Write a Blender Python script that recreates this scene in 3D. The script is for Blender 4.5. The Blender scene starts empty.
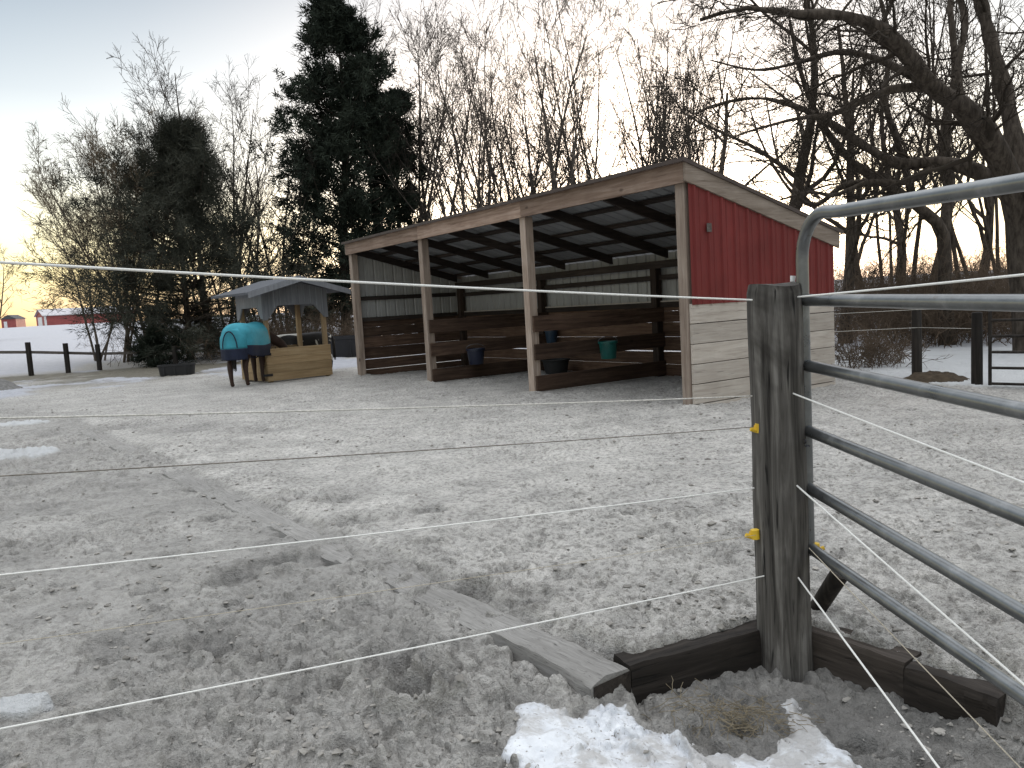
import bpy, math, random
import numpy as np
from mathutils import Vector, Matrix

random.seed(7)
RG = np.random.default_rng(11)
scene = bpy.context.scene
COL = scene.collection

# ------------------------------------------------------------------ camera
F_PX, PITCH, ROLL, EYE = 798.6, 0.0975, -0.0588, 1.3236
_f = np.array([0, math.cos(PITCH), -math.sin(PITCH)])
_u0 = np.array([0, math.sin(PITCH), math.cos(PITCH)])
_r0 = np.array([1.0, 0, 0])
_r = math.cos(ROLL) * _r0 + math.sin(ROLL) * _u0
_u = -math.sin(ROLL) * _r0 + math.cos(ROLL) * _u0
cam_d = bpy.data.cameras.new('camera')
cam = bpy.data.objects.new('camera', cam_d)
COL.objects.link(cam)
cam_d.sensor_width = 36.0
cam_d.lens = F_PX / 1024 * 36.0
cam_d.clip_start = 0.05
cam_d.clip_end = 20000
cam.matrix_world = Matrix(((_r[0], _u[0], -_f[0], 0), (_r[1], _u[1], -_f[1], 0),
                           (_r[2], _u[2], -_f[2], EYE), (0, 0, 0, 1)))
scene.camera = cam


def ray(px, py):
    return _f + _r * (px - 512) / F_PX - _u * (py - 384) / F_PX


def at(px, py, z=0.0):
    """survey helper: the ground point seen at a photo pixel"""
    d = ray(px, py)
    t = (z - EYE) / d[2]
    return np.array([0, 0, EYE]) + d * t


def atd(px, py, y):
    d = ray(px, py)
    return np.array([0, 0, EYE]) + d * (y / d[1])


# ------------------------------------------------------------------ tagging
def tag(o, label=None, cat=None, group=None, kind=None):
    if label: o['label'] = label
    if cat: o['category'] = cat
    if group: o['group'] = group
    if kind: o['kind'] = kind
    return o


def empty(name, loc, rz=0.0):
    o = bpy.data.objects.new(name, None)
    COL.objects.link(o)
    o.location = [float(v) for v in loc]
    o.rotation_euler = (0, 0, rz)
    o.empty_display_size = 0.2
    return o


def thing(name, label, cat, loc=(0, 0, 0), rz=0.0, group=None):
    return tag(empty(name, loc, rz), label, cat, group)


def copy_tree(o, parent=None):
    c = o.copy()
    COL.objects.link(c)
    if parent: c.parent = parent
    for ch in o.children:
        copy_tree(ch, c)
    return c


# ------------------------------------------------------------------ noise (numpy)
def _hash(ix, iy, seed):
    h = (ix.astype(np.int64) * 374761393 + iy.astype(np.int64) * 668265263 + seed * 1274126177) & 0xFFFFFFFF
    h = ((h ^ (h >> 13)) * 1274126177) & 0xFFFFFFFF
    return ((h ^ (h >> 16)) & 0xFFFFFF) / float(0xFFFFFF)


def vnoise(x, y, seed=0):
    ix, iy = np.floor(x), np.floor(y)
    fx, fy = x - ix, y - iy
    fx = fx * fx * (3 - 2 * fx); fy = fy * fy * (3 - 2 * fy)
    a = _hash(ix, iy, seed); b = _hash(ix + 1, iy, seed)
    c = _hash(ix, iy + 1, seed); d = _hash(ix + 1, iy + 1, seed)
    return (a * (1 - fx) + b * fx) * (1 - fy) + (c * (1 - fx) + d * fx) * fy


def fbm(x, y, scale, octv=4, seed=0, gain=0.5):
    s = 0; a = 1; tot = 0
    x = x / scale; y = y / scale
    for i in range(octv):
        s = s + a * vnoise(x * 0.8 + y * 0.6, -x * 0.6 + y * 0.8, seed + i * 17)
        tot += a; a *= gain; x = x * 2.03 + 3.1; y = y * 2.03 + 7.7
    return s / tot


def worley(x, y, scale, seed=0):
    x = x / scale; y = y / scale
    ix, iy = np.floor(x), np.floor(y)
    f1 = np.full(x.shape, 9.0); f2 = f1.copy(); idv = np.zeros(x.shape); ox = idv.copy(); oy = idv.copy()
    for dx in (-1, 0, 1):
        for dy in (-1, 0, 1):
            cx, cy = ix + dx, iy + dy
            ddx = cx + _hash(cx, cy, seed) - x; ddy = cy + _hash(cx, cy, seed + 1) - y
            d = np.hypot(ddx, ddy)
            nearer = d < f1
            f2 = np.where(nearer, f1, np.minimum(f2, d))
            idv = np.where(nearer, _hash(cx, cy, seed + 2), idv)
            f1 = np.where(nearer, d, f1); ox = np.where(nearer, ddx, ox); oy = np.where(nearer, ddy, oy)
    a = idv * 61.7
    return f1, f2, idv, (ox * np.cos(a) + oy * np.sin(a))


def sstep(a, b, x):
    t = np.clip((x - a) / (b - a), 0, 1)
    return t * t * (3 - 2 * t)


# ------------------------------------------------------------------ mesh helpers
def mesh_np(name, verts, faces, mat, parent=None, smooth=True, attrs=None):
    """faces: array (n,k) or list of such arrays"""
    if not isinstance(faces, list): faces = [faces]
    me = bpy.data.meshes.new(name)
    verts = np.asarray(verts, dtype=np.float32)
    me.vertices.add(len(verts))
    me.vertices.foreach_set('co', verts.ravel())
    loops = np.concatenate([f.ravel() for f in faces]).astype(np.int32)
    sizes = np.concatenate([np.full(len(f), f.shape[1], dtype=np.int32) for f in faces])
    starts = np.concatenate([[0], np.cumsum(sizes)[:-1]]).astype(np.int32)
    me.loops.add(len(loops)); me.loops.foreach_set('vertex_index', loops)
    me.polygons.add(len(sizes)); me.polygons.foreach_set('loop_start', starts)
    me.polygons.foreach_set('use_smooth', np.full(len(sizes), smooth, dtype=bool))
    me.update(calc_edges=True)
    if attrs:
        for k, v in attrs.items():
            a = me.attributes.new(k, 'FLOAT', 'POINT')
            a.data.foreach_set('value', np.asarray(v, dtype=np.float32))
    me.materials.append(mat)
    o = bpy.data.objects.new(name, me)
    COL.objects.link(o)
    if parent: o.parent = parent
    return o


class MB:
    """collects boxes / beams / tubes into ONE mesh with a random tint per piece"""
    def __init__(s):
        s.v = []; s.f = []; s.t = []

    def add(s, vs, fs, tint=None):
        b = len(s.v)
        t = random.random() if tint is None else tint
        s.v += [tuple(float(c) for c in v) for v in vs]
        s.t += [t] * len(vs)
        s.f += [tuple(b + i for i in f) for f in fs]
        return s

    def box(s, x0, x1, y0, y1, z0, z1, tint=None):
        return s.add([(x0, y0, z0), (x1, y0, z0), (x1, y1, z0), (x0, y1, z0),
                      (x0, y0, z1), (x1, y0, z1), (x1, y1, z1), (x0, y1, z1)],
                     [(0, 3, 2, 1), (4, 5, 6, 7), (0, 1, 5, 4), (1, 2, 6, 5), (2, 3, 7, 6), (3, 0, 4, 7)], tint)

    def beam(s, p, q, w, h, up=(0, 0, 1), tint=None):
        p = np.array(p, float); q = np.array(q, float); d = (q - p) / np.linalg.norm(q - p)
        sd = np.cross(d, up); sd /= np.linalg.norm(sd); u = np.cross(sd, d)
        vs = [e + sd * a * w / 2 + u * b * h / 2 for e in (p, q) for a, b in ((-1, -1), (1, -1), (1, 1), (-1, 1))]
        return s.add(vs, [(0, 1, 2, 3), (7, 6, 5, 4), (0, 4, 5, 1), (1, 5, 6, 2), (2, 6, 7, 3), (3, 7, 4, 0)], tint)

    def tube(s, pts, rad, k=8, cap=True, tint=None):
        pts = [np.array(p, float) for p in pts]
        n = len(pts)
        if not hasattr(rad, '__len__'): rad = [rad] * n
        vs = []; fs = []
        prev = None
        for i in range(n):
            d = pts[min(i + 1, n - 1)] - pts[max(i - 1, 0)]; d /= np.linalg.norm(d)
            if prev is None:
                a = np.cross(d, (0, 0, 1) if abs(d[2]) < 0.9 else (1, 0, 0))
            else:
                a = prev - d * (prev @ d)
            a /= np.linalg.norm(a); prev = a
            b = np.cross(d, a)
            for j in range(k):
                t = 2 * math.pi * j / k
                vs.append(pts[i] + (a * math.cos(t) + b * math.sin(t)) * rad[i])
        for i in range(n - 1):
            for j in range(k):
                fs.append((i * k + j, i * k + (j + 1) % k, (i + 1) * k + (j + 1) % k, (i + 1) * k + j))
        if cap:
            fs.append(tuple(range(k))[::-1]); fs.append(tuple((n - 1) * k + j for j in range(k)))
        return s.add(vs, fs, tint)

    def lathe(s, prof, k=20, c=(0, 0, 0), tint=None):
        """prof: list of (radius, z)"""
        vs = []; fs = []; n = len(prof)
        for r, z in prof:
            for j in range(k):
                t = 2 * math.pi * j / k
                vs.append((c[0] + r * math.cos(t), c[1] + r * math.sin(t), c[2] + z))
        for i in range(n - 1):
            for j in range(k):
                fs.append((i * k + j, i * k + (j + 1) % k, (i + 1) * k + (j + 1) % k, (i + 1) * k + j))
        fs.append(tuple(range(k))[::-1]); fs.append(tuple((n - 1) * k + j for j in range(k)))
        return s.add(vs, fs, tint)

    def prism(s, poly, axis, a0, a1, tint=None):
        """poly: 2-D outline extruded along axis ('x','y','z')"""
        def P(p, a):
            return {'x': (a, p[0], p[1]), 'y': (p[0], a, p[1]), 'z': (p[0], p[1], a)}[axis]
        n = len(poly)
        vs = [P(p, a0) for p in poly] + [P(p, a1) for p in poly]
        fs = [tuple(range(n))[::-1], tuple(range(n, 2 * n))]
        fs += [(i, (i + 1) % n, n + (i + 1) % n, n + i) for i in range(n)]
        return s.add(vs, fs, tint)

    def build(s, name, mat, parent=None, smooth=False, bevel=0.0):
        me = bpy.data.meshes.new(name)
        me.from_pydata(s.v, [], s.f)
        me.update()
        import bmesh
        bm = bmesh.new(); bm.from_mesh(me); bmesh.ops.recalc_face_normals(bm, faces=bm.faces); bm.to_mesh(me); bm.free()
        a = me.attributes.new('tint', 'FLOAT', 'POINT')
        a.data.foreach_set('value', np.array(s.t, dtype=np.float32))
        if smooth:
            me.polygons.foreach_set('use_smooth', np.ones(len(me.polygons), dtype=bool))
            me.set_sharp_from_angle(angle=math.radians(40))
        me.materials.append(mat)
        o = bpy.data.objects.new(name, me)
        COL.objects.link(o)
        if parent: o.parent = parent
        if bevel:
            m = o.modifiers.new('bevel', 'BEVEL'); m.width = bevel; m.segments = 2; m.limit_method = 'ANGLE'
        return o


# ------------------------------------------------------------------ materials
def new_mat(name):
    m = bpy.data.materials.new(name); m.use_nodes = True
    nt = m.node_tree; b = nt.nodes['Principled BSDF']
    return m, nt, b


def N(nt, t, **kw):
    n = nt.nodes.new(t)
    for k, v in kw.items():
        if k in n.inputs and not hasattr(n, k): n.inputs[k].default_value = v
        else:
            try: setattr(n, k, v)
            except Exception: n.inputs[k].default_value = v
    return n


def ramp(nt, fac, stops, interp='LINEAR'):
    r = nt.nodes.new('ShaderNodeValToRGB')
    e = r.color_ramp.elements
    r.color_ramp.interpolation = interp
    while len(e) < len(stops): e.new(0.5)
    for el, (p, c) in zip(e, stops):
        el.position = p
        el.color = (*c, 1) if len(c) == 3 else c
    nt.links.new(fac, r.inputs[0])
    return r.outputs[0]


def mix(nt, fac, a, b, mode='MIX'):
    n = nt.nodes.new('ShaderNodeMix'); n.data_type = 'RGBA'; n.blend_type = mode
    for s, v in ((n.inputs[0], fac), (n.inputs[6], a), (n.inputs[7], b)):
        if hasattr(v, 'node'): nt.links.new(v, s)
        elif isinstance(v, (int, float)): s.default_value = v
        else: s.default_value = (*v, 1)
    return n.outputs[2]


def noise(nt, co, scale, detail=4, rough=0.55, dist=0.0):
    n = nt.nodes.new('ShaderNodeTexNoise')
    n.inputs['Scale'].default_value = scale; n.inputs['Detail'].default_value = detail
    n.inputs['Roughness'].default_value = rough; n.inputs['Distortion'].default_value = dist
    nt.links.new(co, n.inputs['Vector'])
    return n.outputs[0]


def objco(nt, scale=(1, 1, 1)):
    tc = nt.nodes.new('ShaderNodeTexCoord')
    mp = nt.nodes.new('ShaderNodeMapping')
    mp.inputs['Scale'].default_value = scale
    nt.links.new(tc.outputs['Object'], mp.inputs[0])
    return mp.outputs[0]


def attr(nt, name):
    a = nt.nodes.new('ShaderNodeAttribute'); a.attribute_name = name
    return a.outputs['Fac']


def bump(nt, b, h, strength=0.5, dist=0.01):
    n = nt.nodes.new('ShaderNodeBump')
    n.inputs['Strength'].default_value = strength; n.inputs['Distance'].default_value = dist
    nt.links.new(h, n.inputs['Height']); nt.links.new(n.outputs[0], b.inputs['Normal'])
    return n


def math_n(nt, op, a, b=None):
    n = nt.nodes.new('ShaderNodeMath'); n.operation = op
    for s, v in ((n.inputs[0], a), (n.inputs[1], b)):
        if v is None: continue
        if hasattr(v, 'node'): nt.links.new(v, s)
        else: s.default_value = v
    return n.outputs[0]


def wood(name, dark, mid, light, axis='z', grain=9.0, rough=0.85, knots=True, crack=0.5, tintamt=0.35, stain=None):
    m, nt, b = new_mat(name)
    st = {'x': (0.06, 1, 1), 'y': (1, 0.06, 1), 'z': (1, 1, 0.06)}[axis]
    tn = attr(nt, 'tint')
    co0 = objco(nt)
    off = nt.nodes.new('ShaderNodeVectorMath'); off.operation = 'MULTIPLY_ADD'
    cmb = nt.nodes.new('ShaderNodeCombineXYZ')
    for i in range(3): nt.links.new(tn, cmb.inputs[i])
    nt.links.new(cmb.outputs[0], off.inputs[0]); off.inputs[1].default_value = (7.3, 5.1, 9.7); nt.links.new(co0, off.inputs[2])
    mp = nt.nodes.new('ShaderNodeMapping'); mp.inputs['Scale'].default_value = st
    nt.links.new(off.outputs[0], mp.inputs[0]); co = mp.outputs[0]
    g = noise(nt, co, grain * 4, 7, 0.62, 0.6)
    col = ramp(nt, g, [(0.3, dark), (0.5, mid), (0.7, light)])
    bl = noise(nt, co0, 2.2, 4, 0.6)
    col = mix(nt, ramp(nt, bl, [(0.35, (0, 0, 0)), (0.7, (1, 1, 1))]), col, mix(nt, 0.5, col, dark), 'MIX')
    cr = noise(nt, co, grain * 9, 3, 0.5, 0.3)
    crk = ramp(nt, cr, [(0.30, (1, 1, 1)), (0.38, (0, 0, 0))])
    col = mix(nt, math_n(nt, 'MULTIPLY', crk, crack), col, tuple(c * 0.25 for c in dark))
    if knots:
        v = nt.nodes.new('ShaderNodeTexVoronoi'); v.inputs['Scale'].default_value = 2.6
        ks = {'x': (0.5, 1, 1), 'y': (1, 0.5, 1), 'z': (1, 1, 0.5)}[axis]
        mk = nt.nodes.new('ShaderNodeMapping'); mk.inputs['Scale'].default_value = ks
        nt.links.new(off.outputs[0], mk.inputs[0]); nt.links.new(mk.outputs[0], v.inputs['Vector'])
        kn = ramp(nt, v.outputs['Distance'], [(0.03, (1, 1, 1)), (0.075, (0, 0, 0))])
        col = mix(nt, math_n(nt, 'MULTIPLY', kn, 0.75), col, tuple(c * 0.35 for c in dark))
    if stain:
        sn = noise(nt, co0, 1.3, 5, 0.65, 0.5)
        col = mix(nt, ramp(nt, sn, [(0.5, (0, 0, 0)), (0.62, (1, 1, 1))]), col, stain)
    tv = nt.nodes.new('ShaderNodeMapRange'); nt.links.new(tn, tv.inputs[0])
    tv.inputs[3].default_value = 1 - tintamt; tv.inputs[4].default_value = 1 + tintamt * 0.6
    hv = nt.nodes.new('ShaderNodeHueSaturation'); nt.links.new(tv.outputs[0], hv.inputs['Value']); nt.links.new(col, hv.inputs['Color'])
    nt.links.new(hv.outputs[0], b.inputs['Base Color'])
    b.inputs['Roughness'].default_value = rough
    b.inputs['Specular IOR Level'].default_value = 0.25
    h = math_n(nt, 'SUBTRACT', g, math_n(nt, 'MULTIPLY', crk, 0.6))
    bump(nt, b, h, 0.55, 0.006)
    return m


def plain(name, col, rough=0.6, metal=0.0, var=0.25, scale=6.0, bmp=0.15, spec=0.4, bscale=40):
    m, nt, b = new_mat(name)
    co = objco(nt)
    n = noise(nt, co, scale, 5, 0.6, 0.3)
    c = ramp(nt, n, [(0.3, tuple(v * (1 - var) for v in col)), (0.7, tuple(min(1, v * (1 + var)) for v in col))])
    nt.links.new(c, b.inputs['Base Color'])
    b.inputs['Roughness'].default_value = rough; b.inputs['Metallic'].default_value = metal
    b.inputs['Specular IOR Level'].default_value = spec
    if bmp: bump(nt, b, noise(nt, co, bscale, 4, 0.6), bmp, 0.004)
    return m


def bark(name, dark, light, scale=14.0):
    m, nt, b = new_mat(name)
    co = objco(nt, (1, 1, 0.3))
    n = noise(nt, co, scale, 6, 0.65, 0.4)
    c = ramp(nt, n, [(0.35, dark), (0.65, light)])
    nt.links.new(c, b.inputs['Base Color'])
    b.inputs['Roughness'].default_value = 0.95; b.inputs['Specular IOR Level'].default_value = 0.1
    bump(nt, b, n, 0.8, 0.03)
    return m


def metal_sheet(name, col, rust=None, rough=0.5, spec=0.4):
    m, nt, b = new_mat(name)
    co = objco(nt)
    n = noise(nt, co, 1.4, 5, 0.6, 0.4)
    c = ramp(nt, n, [(0.3, tuple(v * 0.8 for v in col)), (0.7, tuple(v * 1.15 for v in col))])
    cs = objco(nt, (5, 5, 0.5))
    st = noise(nt, cs, 6, 5, 0.65)
    c = mix(nt, ramp(nt, st, [(0.5, (0, 0, 0)), (0.75, (0.5, 0.5, 0.5))]), c, rust or tuple(v * 0.55 for v in col))
    nt.links.new(c, b.inputs['Base Color'])
    b.inputs['Roughness'].default_value = rough; b.inputs['Specular IOR Level'].default_value = spec
    bump(nt, b, noise(nt, co, 9, 3), 0.15, 0.01)
    return m


M = {}
M['fascia_x'] = wood('fascia wood along', (.165, .11, .08), (.29, .205, .158), (.40, .305, .248), 'x', 6, crack=.3)
M['fascia_y'] = wood('fascia wood side', (.14, .108, .085), (.225, .182, .148), (.31, .26, .22), 'y', 6, crack=.3)
M['post'] = wood('shed post wood', (.22, .165, .13), (.36, .285, .235), (.47, .395, .335), 'z', 6, crack=.3)
M['board_y'] = wood('grey side boards', (.33, .288, .25), (.45, .40, .352), (.52, .475, .425), 'y', 6, crack=.35, tintamt=.18)
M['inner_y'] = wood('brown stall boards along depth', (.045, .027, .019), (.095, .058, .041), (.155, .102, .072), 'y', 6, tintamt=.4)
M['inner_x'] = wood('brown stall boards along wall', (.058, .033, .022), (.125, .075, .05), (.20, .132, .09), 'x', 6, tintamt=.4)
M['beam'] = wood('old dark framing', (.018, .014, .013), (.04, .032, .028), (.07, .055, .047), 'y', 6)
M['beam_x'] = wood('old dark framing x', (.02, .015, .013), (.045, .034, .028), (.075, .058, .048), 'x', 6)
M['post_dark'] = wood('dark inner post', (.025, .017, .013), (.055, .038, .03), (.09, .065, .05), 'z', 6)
M['gatepost'] = wood('weathered round post', (.028, .025, .022), (.125, .115, .104), (.30, .283, .26), 'z', 7, crack=.95, stain=(.025, .021, .018))
M['timber'] = wood('tarred timber', (.015, .012, .010), (.045, .036, .030), (.085, .07, .06), 'x', 7, crack=.7, tintamt=.5)
M['fencepost'] = wood('black fence post', (.012, .010, .009), (.025, .021, .018), (.05, .042, .036), 'z', 8)
M['rail'] = wood('grey fence rail', (.06, .05, .045), (.11, .095, .085), (.16, .14, .125), 'x', 8)
M['feeder'] = wood('new pine feeder boards', (.22, .15, .08), (.31, .22, .122), (.38, .285, .17), 'x', 6, crack=.1, tintamt=.12)
M['feeder_post'] = wood('new pine posts', (.26, .18, .10), (.34, .245, .145), (.40, .30, .19), 'z', 6, crack=.1)
M['grey_panel'] = wood('grey painted panel', (.16, .166, .18), (.215, .222, .238), (.26, .268, .285), 'z', 6, crack=.1, knots=False)
M['shingle'] = plain('grey roof shingle', (.07, .074, .085), .85, 0, .3, 20, .4)
M['red'] = metal_sheet('red steel siding', (.15, .023, .021), (.072, .017, .016), .6, .22)
M['white_sheet'] = metal_sheet('off white steel', (.33, .33, .325), (.22, .205, .19))
M['roof_under'] = metal_sheet('galvanised roof steel', (.26, .27, .28), (.16, .15, .14), .5)
M['roof_edge'] = plain('dark roof trim', (.05, .035, .03), .6)
M['gate'] = None
M['rope'] = plain('white electric rope', (.72, .71, .68), .7, 0, .15, 300, 0)
M['rope_dark'] = plain('grimy twisted rope', (.17, .15, .125), .8, 0, .4, 90, 0)
M['rope_thin'] = plain('tan braided wire', (.42, .37, .29), .7, 0, .3, 300, 0)
M['rope_dirty'] = plain('dirty white rope', (.52, .50, .46), .8, 0, .3, 120, 0)
M['yellow'] = plain('yellow insulator plastic', (.65, .42, .03), .5, 0, .15)
M['blackpl'] = plain('black plastic', (.012, .012, .015), .45)
M['rubber'] = plain('black rubber', (.015, .015, .016), .7)
M['steel'] = plain('dark chain steel', (.10, .10, .11), .5, .7)
M['whitepl'] = plain('white plastic', (.7, .7, .7), .4)
M['greenpl'] = plain('dark green bucket plastic', (.008, .085, .075), .4)
M['bluepl'] = plain('blue grey bucket plastic', (.025, .05, .085), .4)
M['navypl'] = plain('dark navy bucket plastic', (.012, .016, .035), .4)
M['barn_red'] = metal_sheet('far barn red', (.31, .075, .07))
M['barn_roof'] = metal_sheet('far barn roof', (.48, .46, .48))
M['barn_white'] = plain('far barn white door', (.7, .7, .7), .6)
M['hay'] = plain('dry straw', (.36, .28, .15), .9, 0, .35, 30, 0)
M['straw'] = plain('trodden straw', (.20, .165, .11), .9, 0, .4, 30, 0)
M['hide_brown'] = plain('dark bay hide', (.034, .017, .011), .7, 0, .3, 8, .1)
M['hair_black'] = plain('black horse hair', (.012, .010, .009), .8)
M['hoof'] = plain('dark hoof', (.05, .045, .04), .7)
M['teal'] = plain('teal turnout blanket', (.035, .235, .30), .75, 0, .18, 5, .2, .3)
M['navy'] = plain('navy blanket panel', (.010, .014, .032), .8, 0, .3, 5, .2, .3)
M['bark_dark'] = bark('dark bark', (.030, .024, .019), (.095, .078, .064))
M['bark_grey'] = bark('grey bark', (.055, .046, .039), (.135, .115, .098))
M['bark_pale'] = bark('pale bark', (.075, .06, .048), (.16, .133, .11))
M['twig'] = plain('brown twigs', (.055, .046, .039), .95, 0, .3, 3, 0, .1)
M['twig_dark'] = plain('dark twigs', (.042, .034, .027), .95, 0, .3, 3, 0, .1)
M['twig_pale'] = plain('pale tan twigs', (.15, .115, .078), .95, 0, .3, 3, 0, .1)
M['brush'] = plain('brown brush', (.10, .074, .054), .95, 0, .35, 2, 0, .1)
M['soilmound'] = plain('dark brown soil', (.055, .042, .03), .95, 0, .4, 12, .8, .1, 60)
M['gravel'] = plain('grey gravel', (.16, .155, .15), .95, 0, .3, 20, .8, .1, 60)


def needle(name, a, b_):
    m, nt, b = new_mat(name)
    co = objco(nt)
    n = noise(nt, co, 1.1, 4, 0.6)
    c = ramp(nt, n, [(0.35, a), (0.65, b_)])
    nt.links.new(c, b.inputs['Base Color'])
    b.inputs['Roughness'].default_value = 0.9; b.inputs['Specular IOR Level'].default_value = 0.1
    return m


M['needle'] = needle('dark green needles', (.014, .019, .014), (.036, .044, .032))
M['needle_brown'] = needle('winter brown cedar foliage', (.027, .030, .023), (.066, .067, .052))


def gate_mat():
    m, nt, b = new_mat('painted gate pipe')
    co = objco(nt)
    n = noise(nt, co, 7, 6, 0.65, 0.5)
    c = ramp(nt, n, [(0.35, (.13, .137, .142)), (0.58, (.19, .197, .20)), (0.74, (.30, .305, .31))])
    sc = noise(nt, objco(nt, (1, .25, 1)), 45, 3, 0.5)
    c = mix(nt, ramp(nt, sc, [(0.68, (0, 0, 0)), (0.72, (1, 1, 1))]), c, (.16, .155, .15))
    c = mix(nt, ramp(nt, noise(nt, co, 22, 5, .7), [(0.66, (0, 0, 0)), (0.73, (.9, .9, .9))]), c, (.085, .05, .032))
    nt.links.new(c, b.inputs['Base Color'])
    b.inputs['Metallic'].default_value = 0.8
    nt.links.new(ramp(nt, n, [(0.3, (.24,) * 3), (0.7, (.42,) * 3)]), b.inputs['Roughness'])
    bump(nt, b, noise(nt, co, 60, 4), 0.12, 0.003)
    return m


M['gate'] = gate_mat()


def hide_pinto():
    m, nt, b = new_mat('black and white patched hide')
    co = objco(nt)
    n = noise(nt, co, 2.1, 2, 0.5, 0.6)
    c = ramp(nt, n, [(0.53, (.012, .010, .010)), (0.56, (.55, .53, .49))])
    nt.links.new(c, b.inputs['Base Color']); b.inputs['Roughness'].default_value = 0.75
    return m


M['pinto'] = hide_pinto()

# ------------------------------------------------------------------ ground
CN = at(630, 664)[:2]          # outer corner of the timber edging
FW = at(57, 413)[:2]           # far end of the long edging
PP = at(788, 622)[:2]          # gate post, on the edging line
RE = at(1000, 692)[:2]         # right end of the edging
_ld = (FW - CN) / np.linalg.norm(FW - CN)
_ln = np.array([_ld[1], -_ld[0]])           # points to the paddock side (right)
if _ln[0] < 0: _ln = -_ln


def s_long(x, y):
    return (x - CN[0]) * _ln[0] + (y - CN[1]) * _ln[1]


def t_long(x, y):
    return (x - CN[0]) * _ld[0] + (y - CN[1]) * _ld[1]


def y_edge(x):
    s2 = (PP[1] - CN[1]) / (PP[0] - CN[0]); s3 = (RE[1] - PP[1]) / (RE[0] - PP[0])
    return np.where(x < PP[0], CN[1] + s2 * (x - CN[0]), PP[1] + s3 * np.clip(x - PP[0], 0, 2.2))


def base_h(x, y):
    d = np.hypot(x, y)
    z = np.clip(d - 27, 0, 175) * 0.0168 + np.clip(d - 202, 0, 4000) * 0.002
    s1 = s_long(x, y)
    sf = np.minimum((y - y_edge(x)) * 0.93, s1)            # >0 inside the paddock
    inside = sstep(0.03, 0.11, sf)
    notch = np.exp(-(((x - 0.95) / 0.75) ** 2 + ((y - 2.55) / 0.75) ** 2))
    left_fill = sstep(0.0, 5.5, t_long(x, y))
    zo = -0.040 - 0.17 * notch + 0.012 * left_fill
    zo = np.where(x > 1.7, -0.18, zo) if False else zo
    out = zo * (1 - sstep(9, 15, d))
    return z + out * (1 - inside), inside


_hp = []
_rng = np.random.default_rng(5)
for _ in range(430):                          # hoof prints
    px = _rng.uniform(-30, 1000); py = 395 + 365 * _rng.random() ** 1.1
    p = at(px, py)
    if p[1] < 26: _hp.append((p[0], p[1], _rng.uniform(.05, .085), _rng.uniform(.015, .035), _rng.uniform(0, 6.28)))
HOLLOW = []
for px, py, r, dpt in ((412, 690, .075, .15), (440, 680, .06, .13), (400, 668, .13, .055), (355, 522, .15, .05), (430, 512, .12, .04), (215, 515, .12, .035),
                       (302, 494, .20, .045), (340, 500, .16, .04), (232, 575, .17, .07), (275, 560, .16, .06), (325, 556, .17, .06),
                       (400, 655, .16, .04), (180, 765, .07, .05), (630, 625, .10, .02), (210, 640, .1, .03), (100, 640, .12, .03),
                       (535, 600, .10, .03), (470, 590, .12, .03), (260, 430, .45, .02), (190, 428, .5, .02), (120, 427, .4, .02)):
    p = at(px, py); _hp.append((p[0], p[1], r, dpt, 0.0)); HOLLOW.append((p[0], p[1], r))


def in_shed(x, y):
    return None


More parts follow.
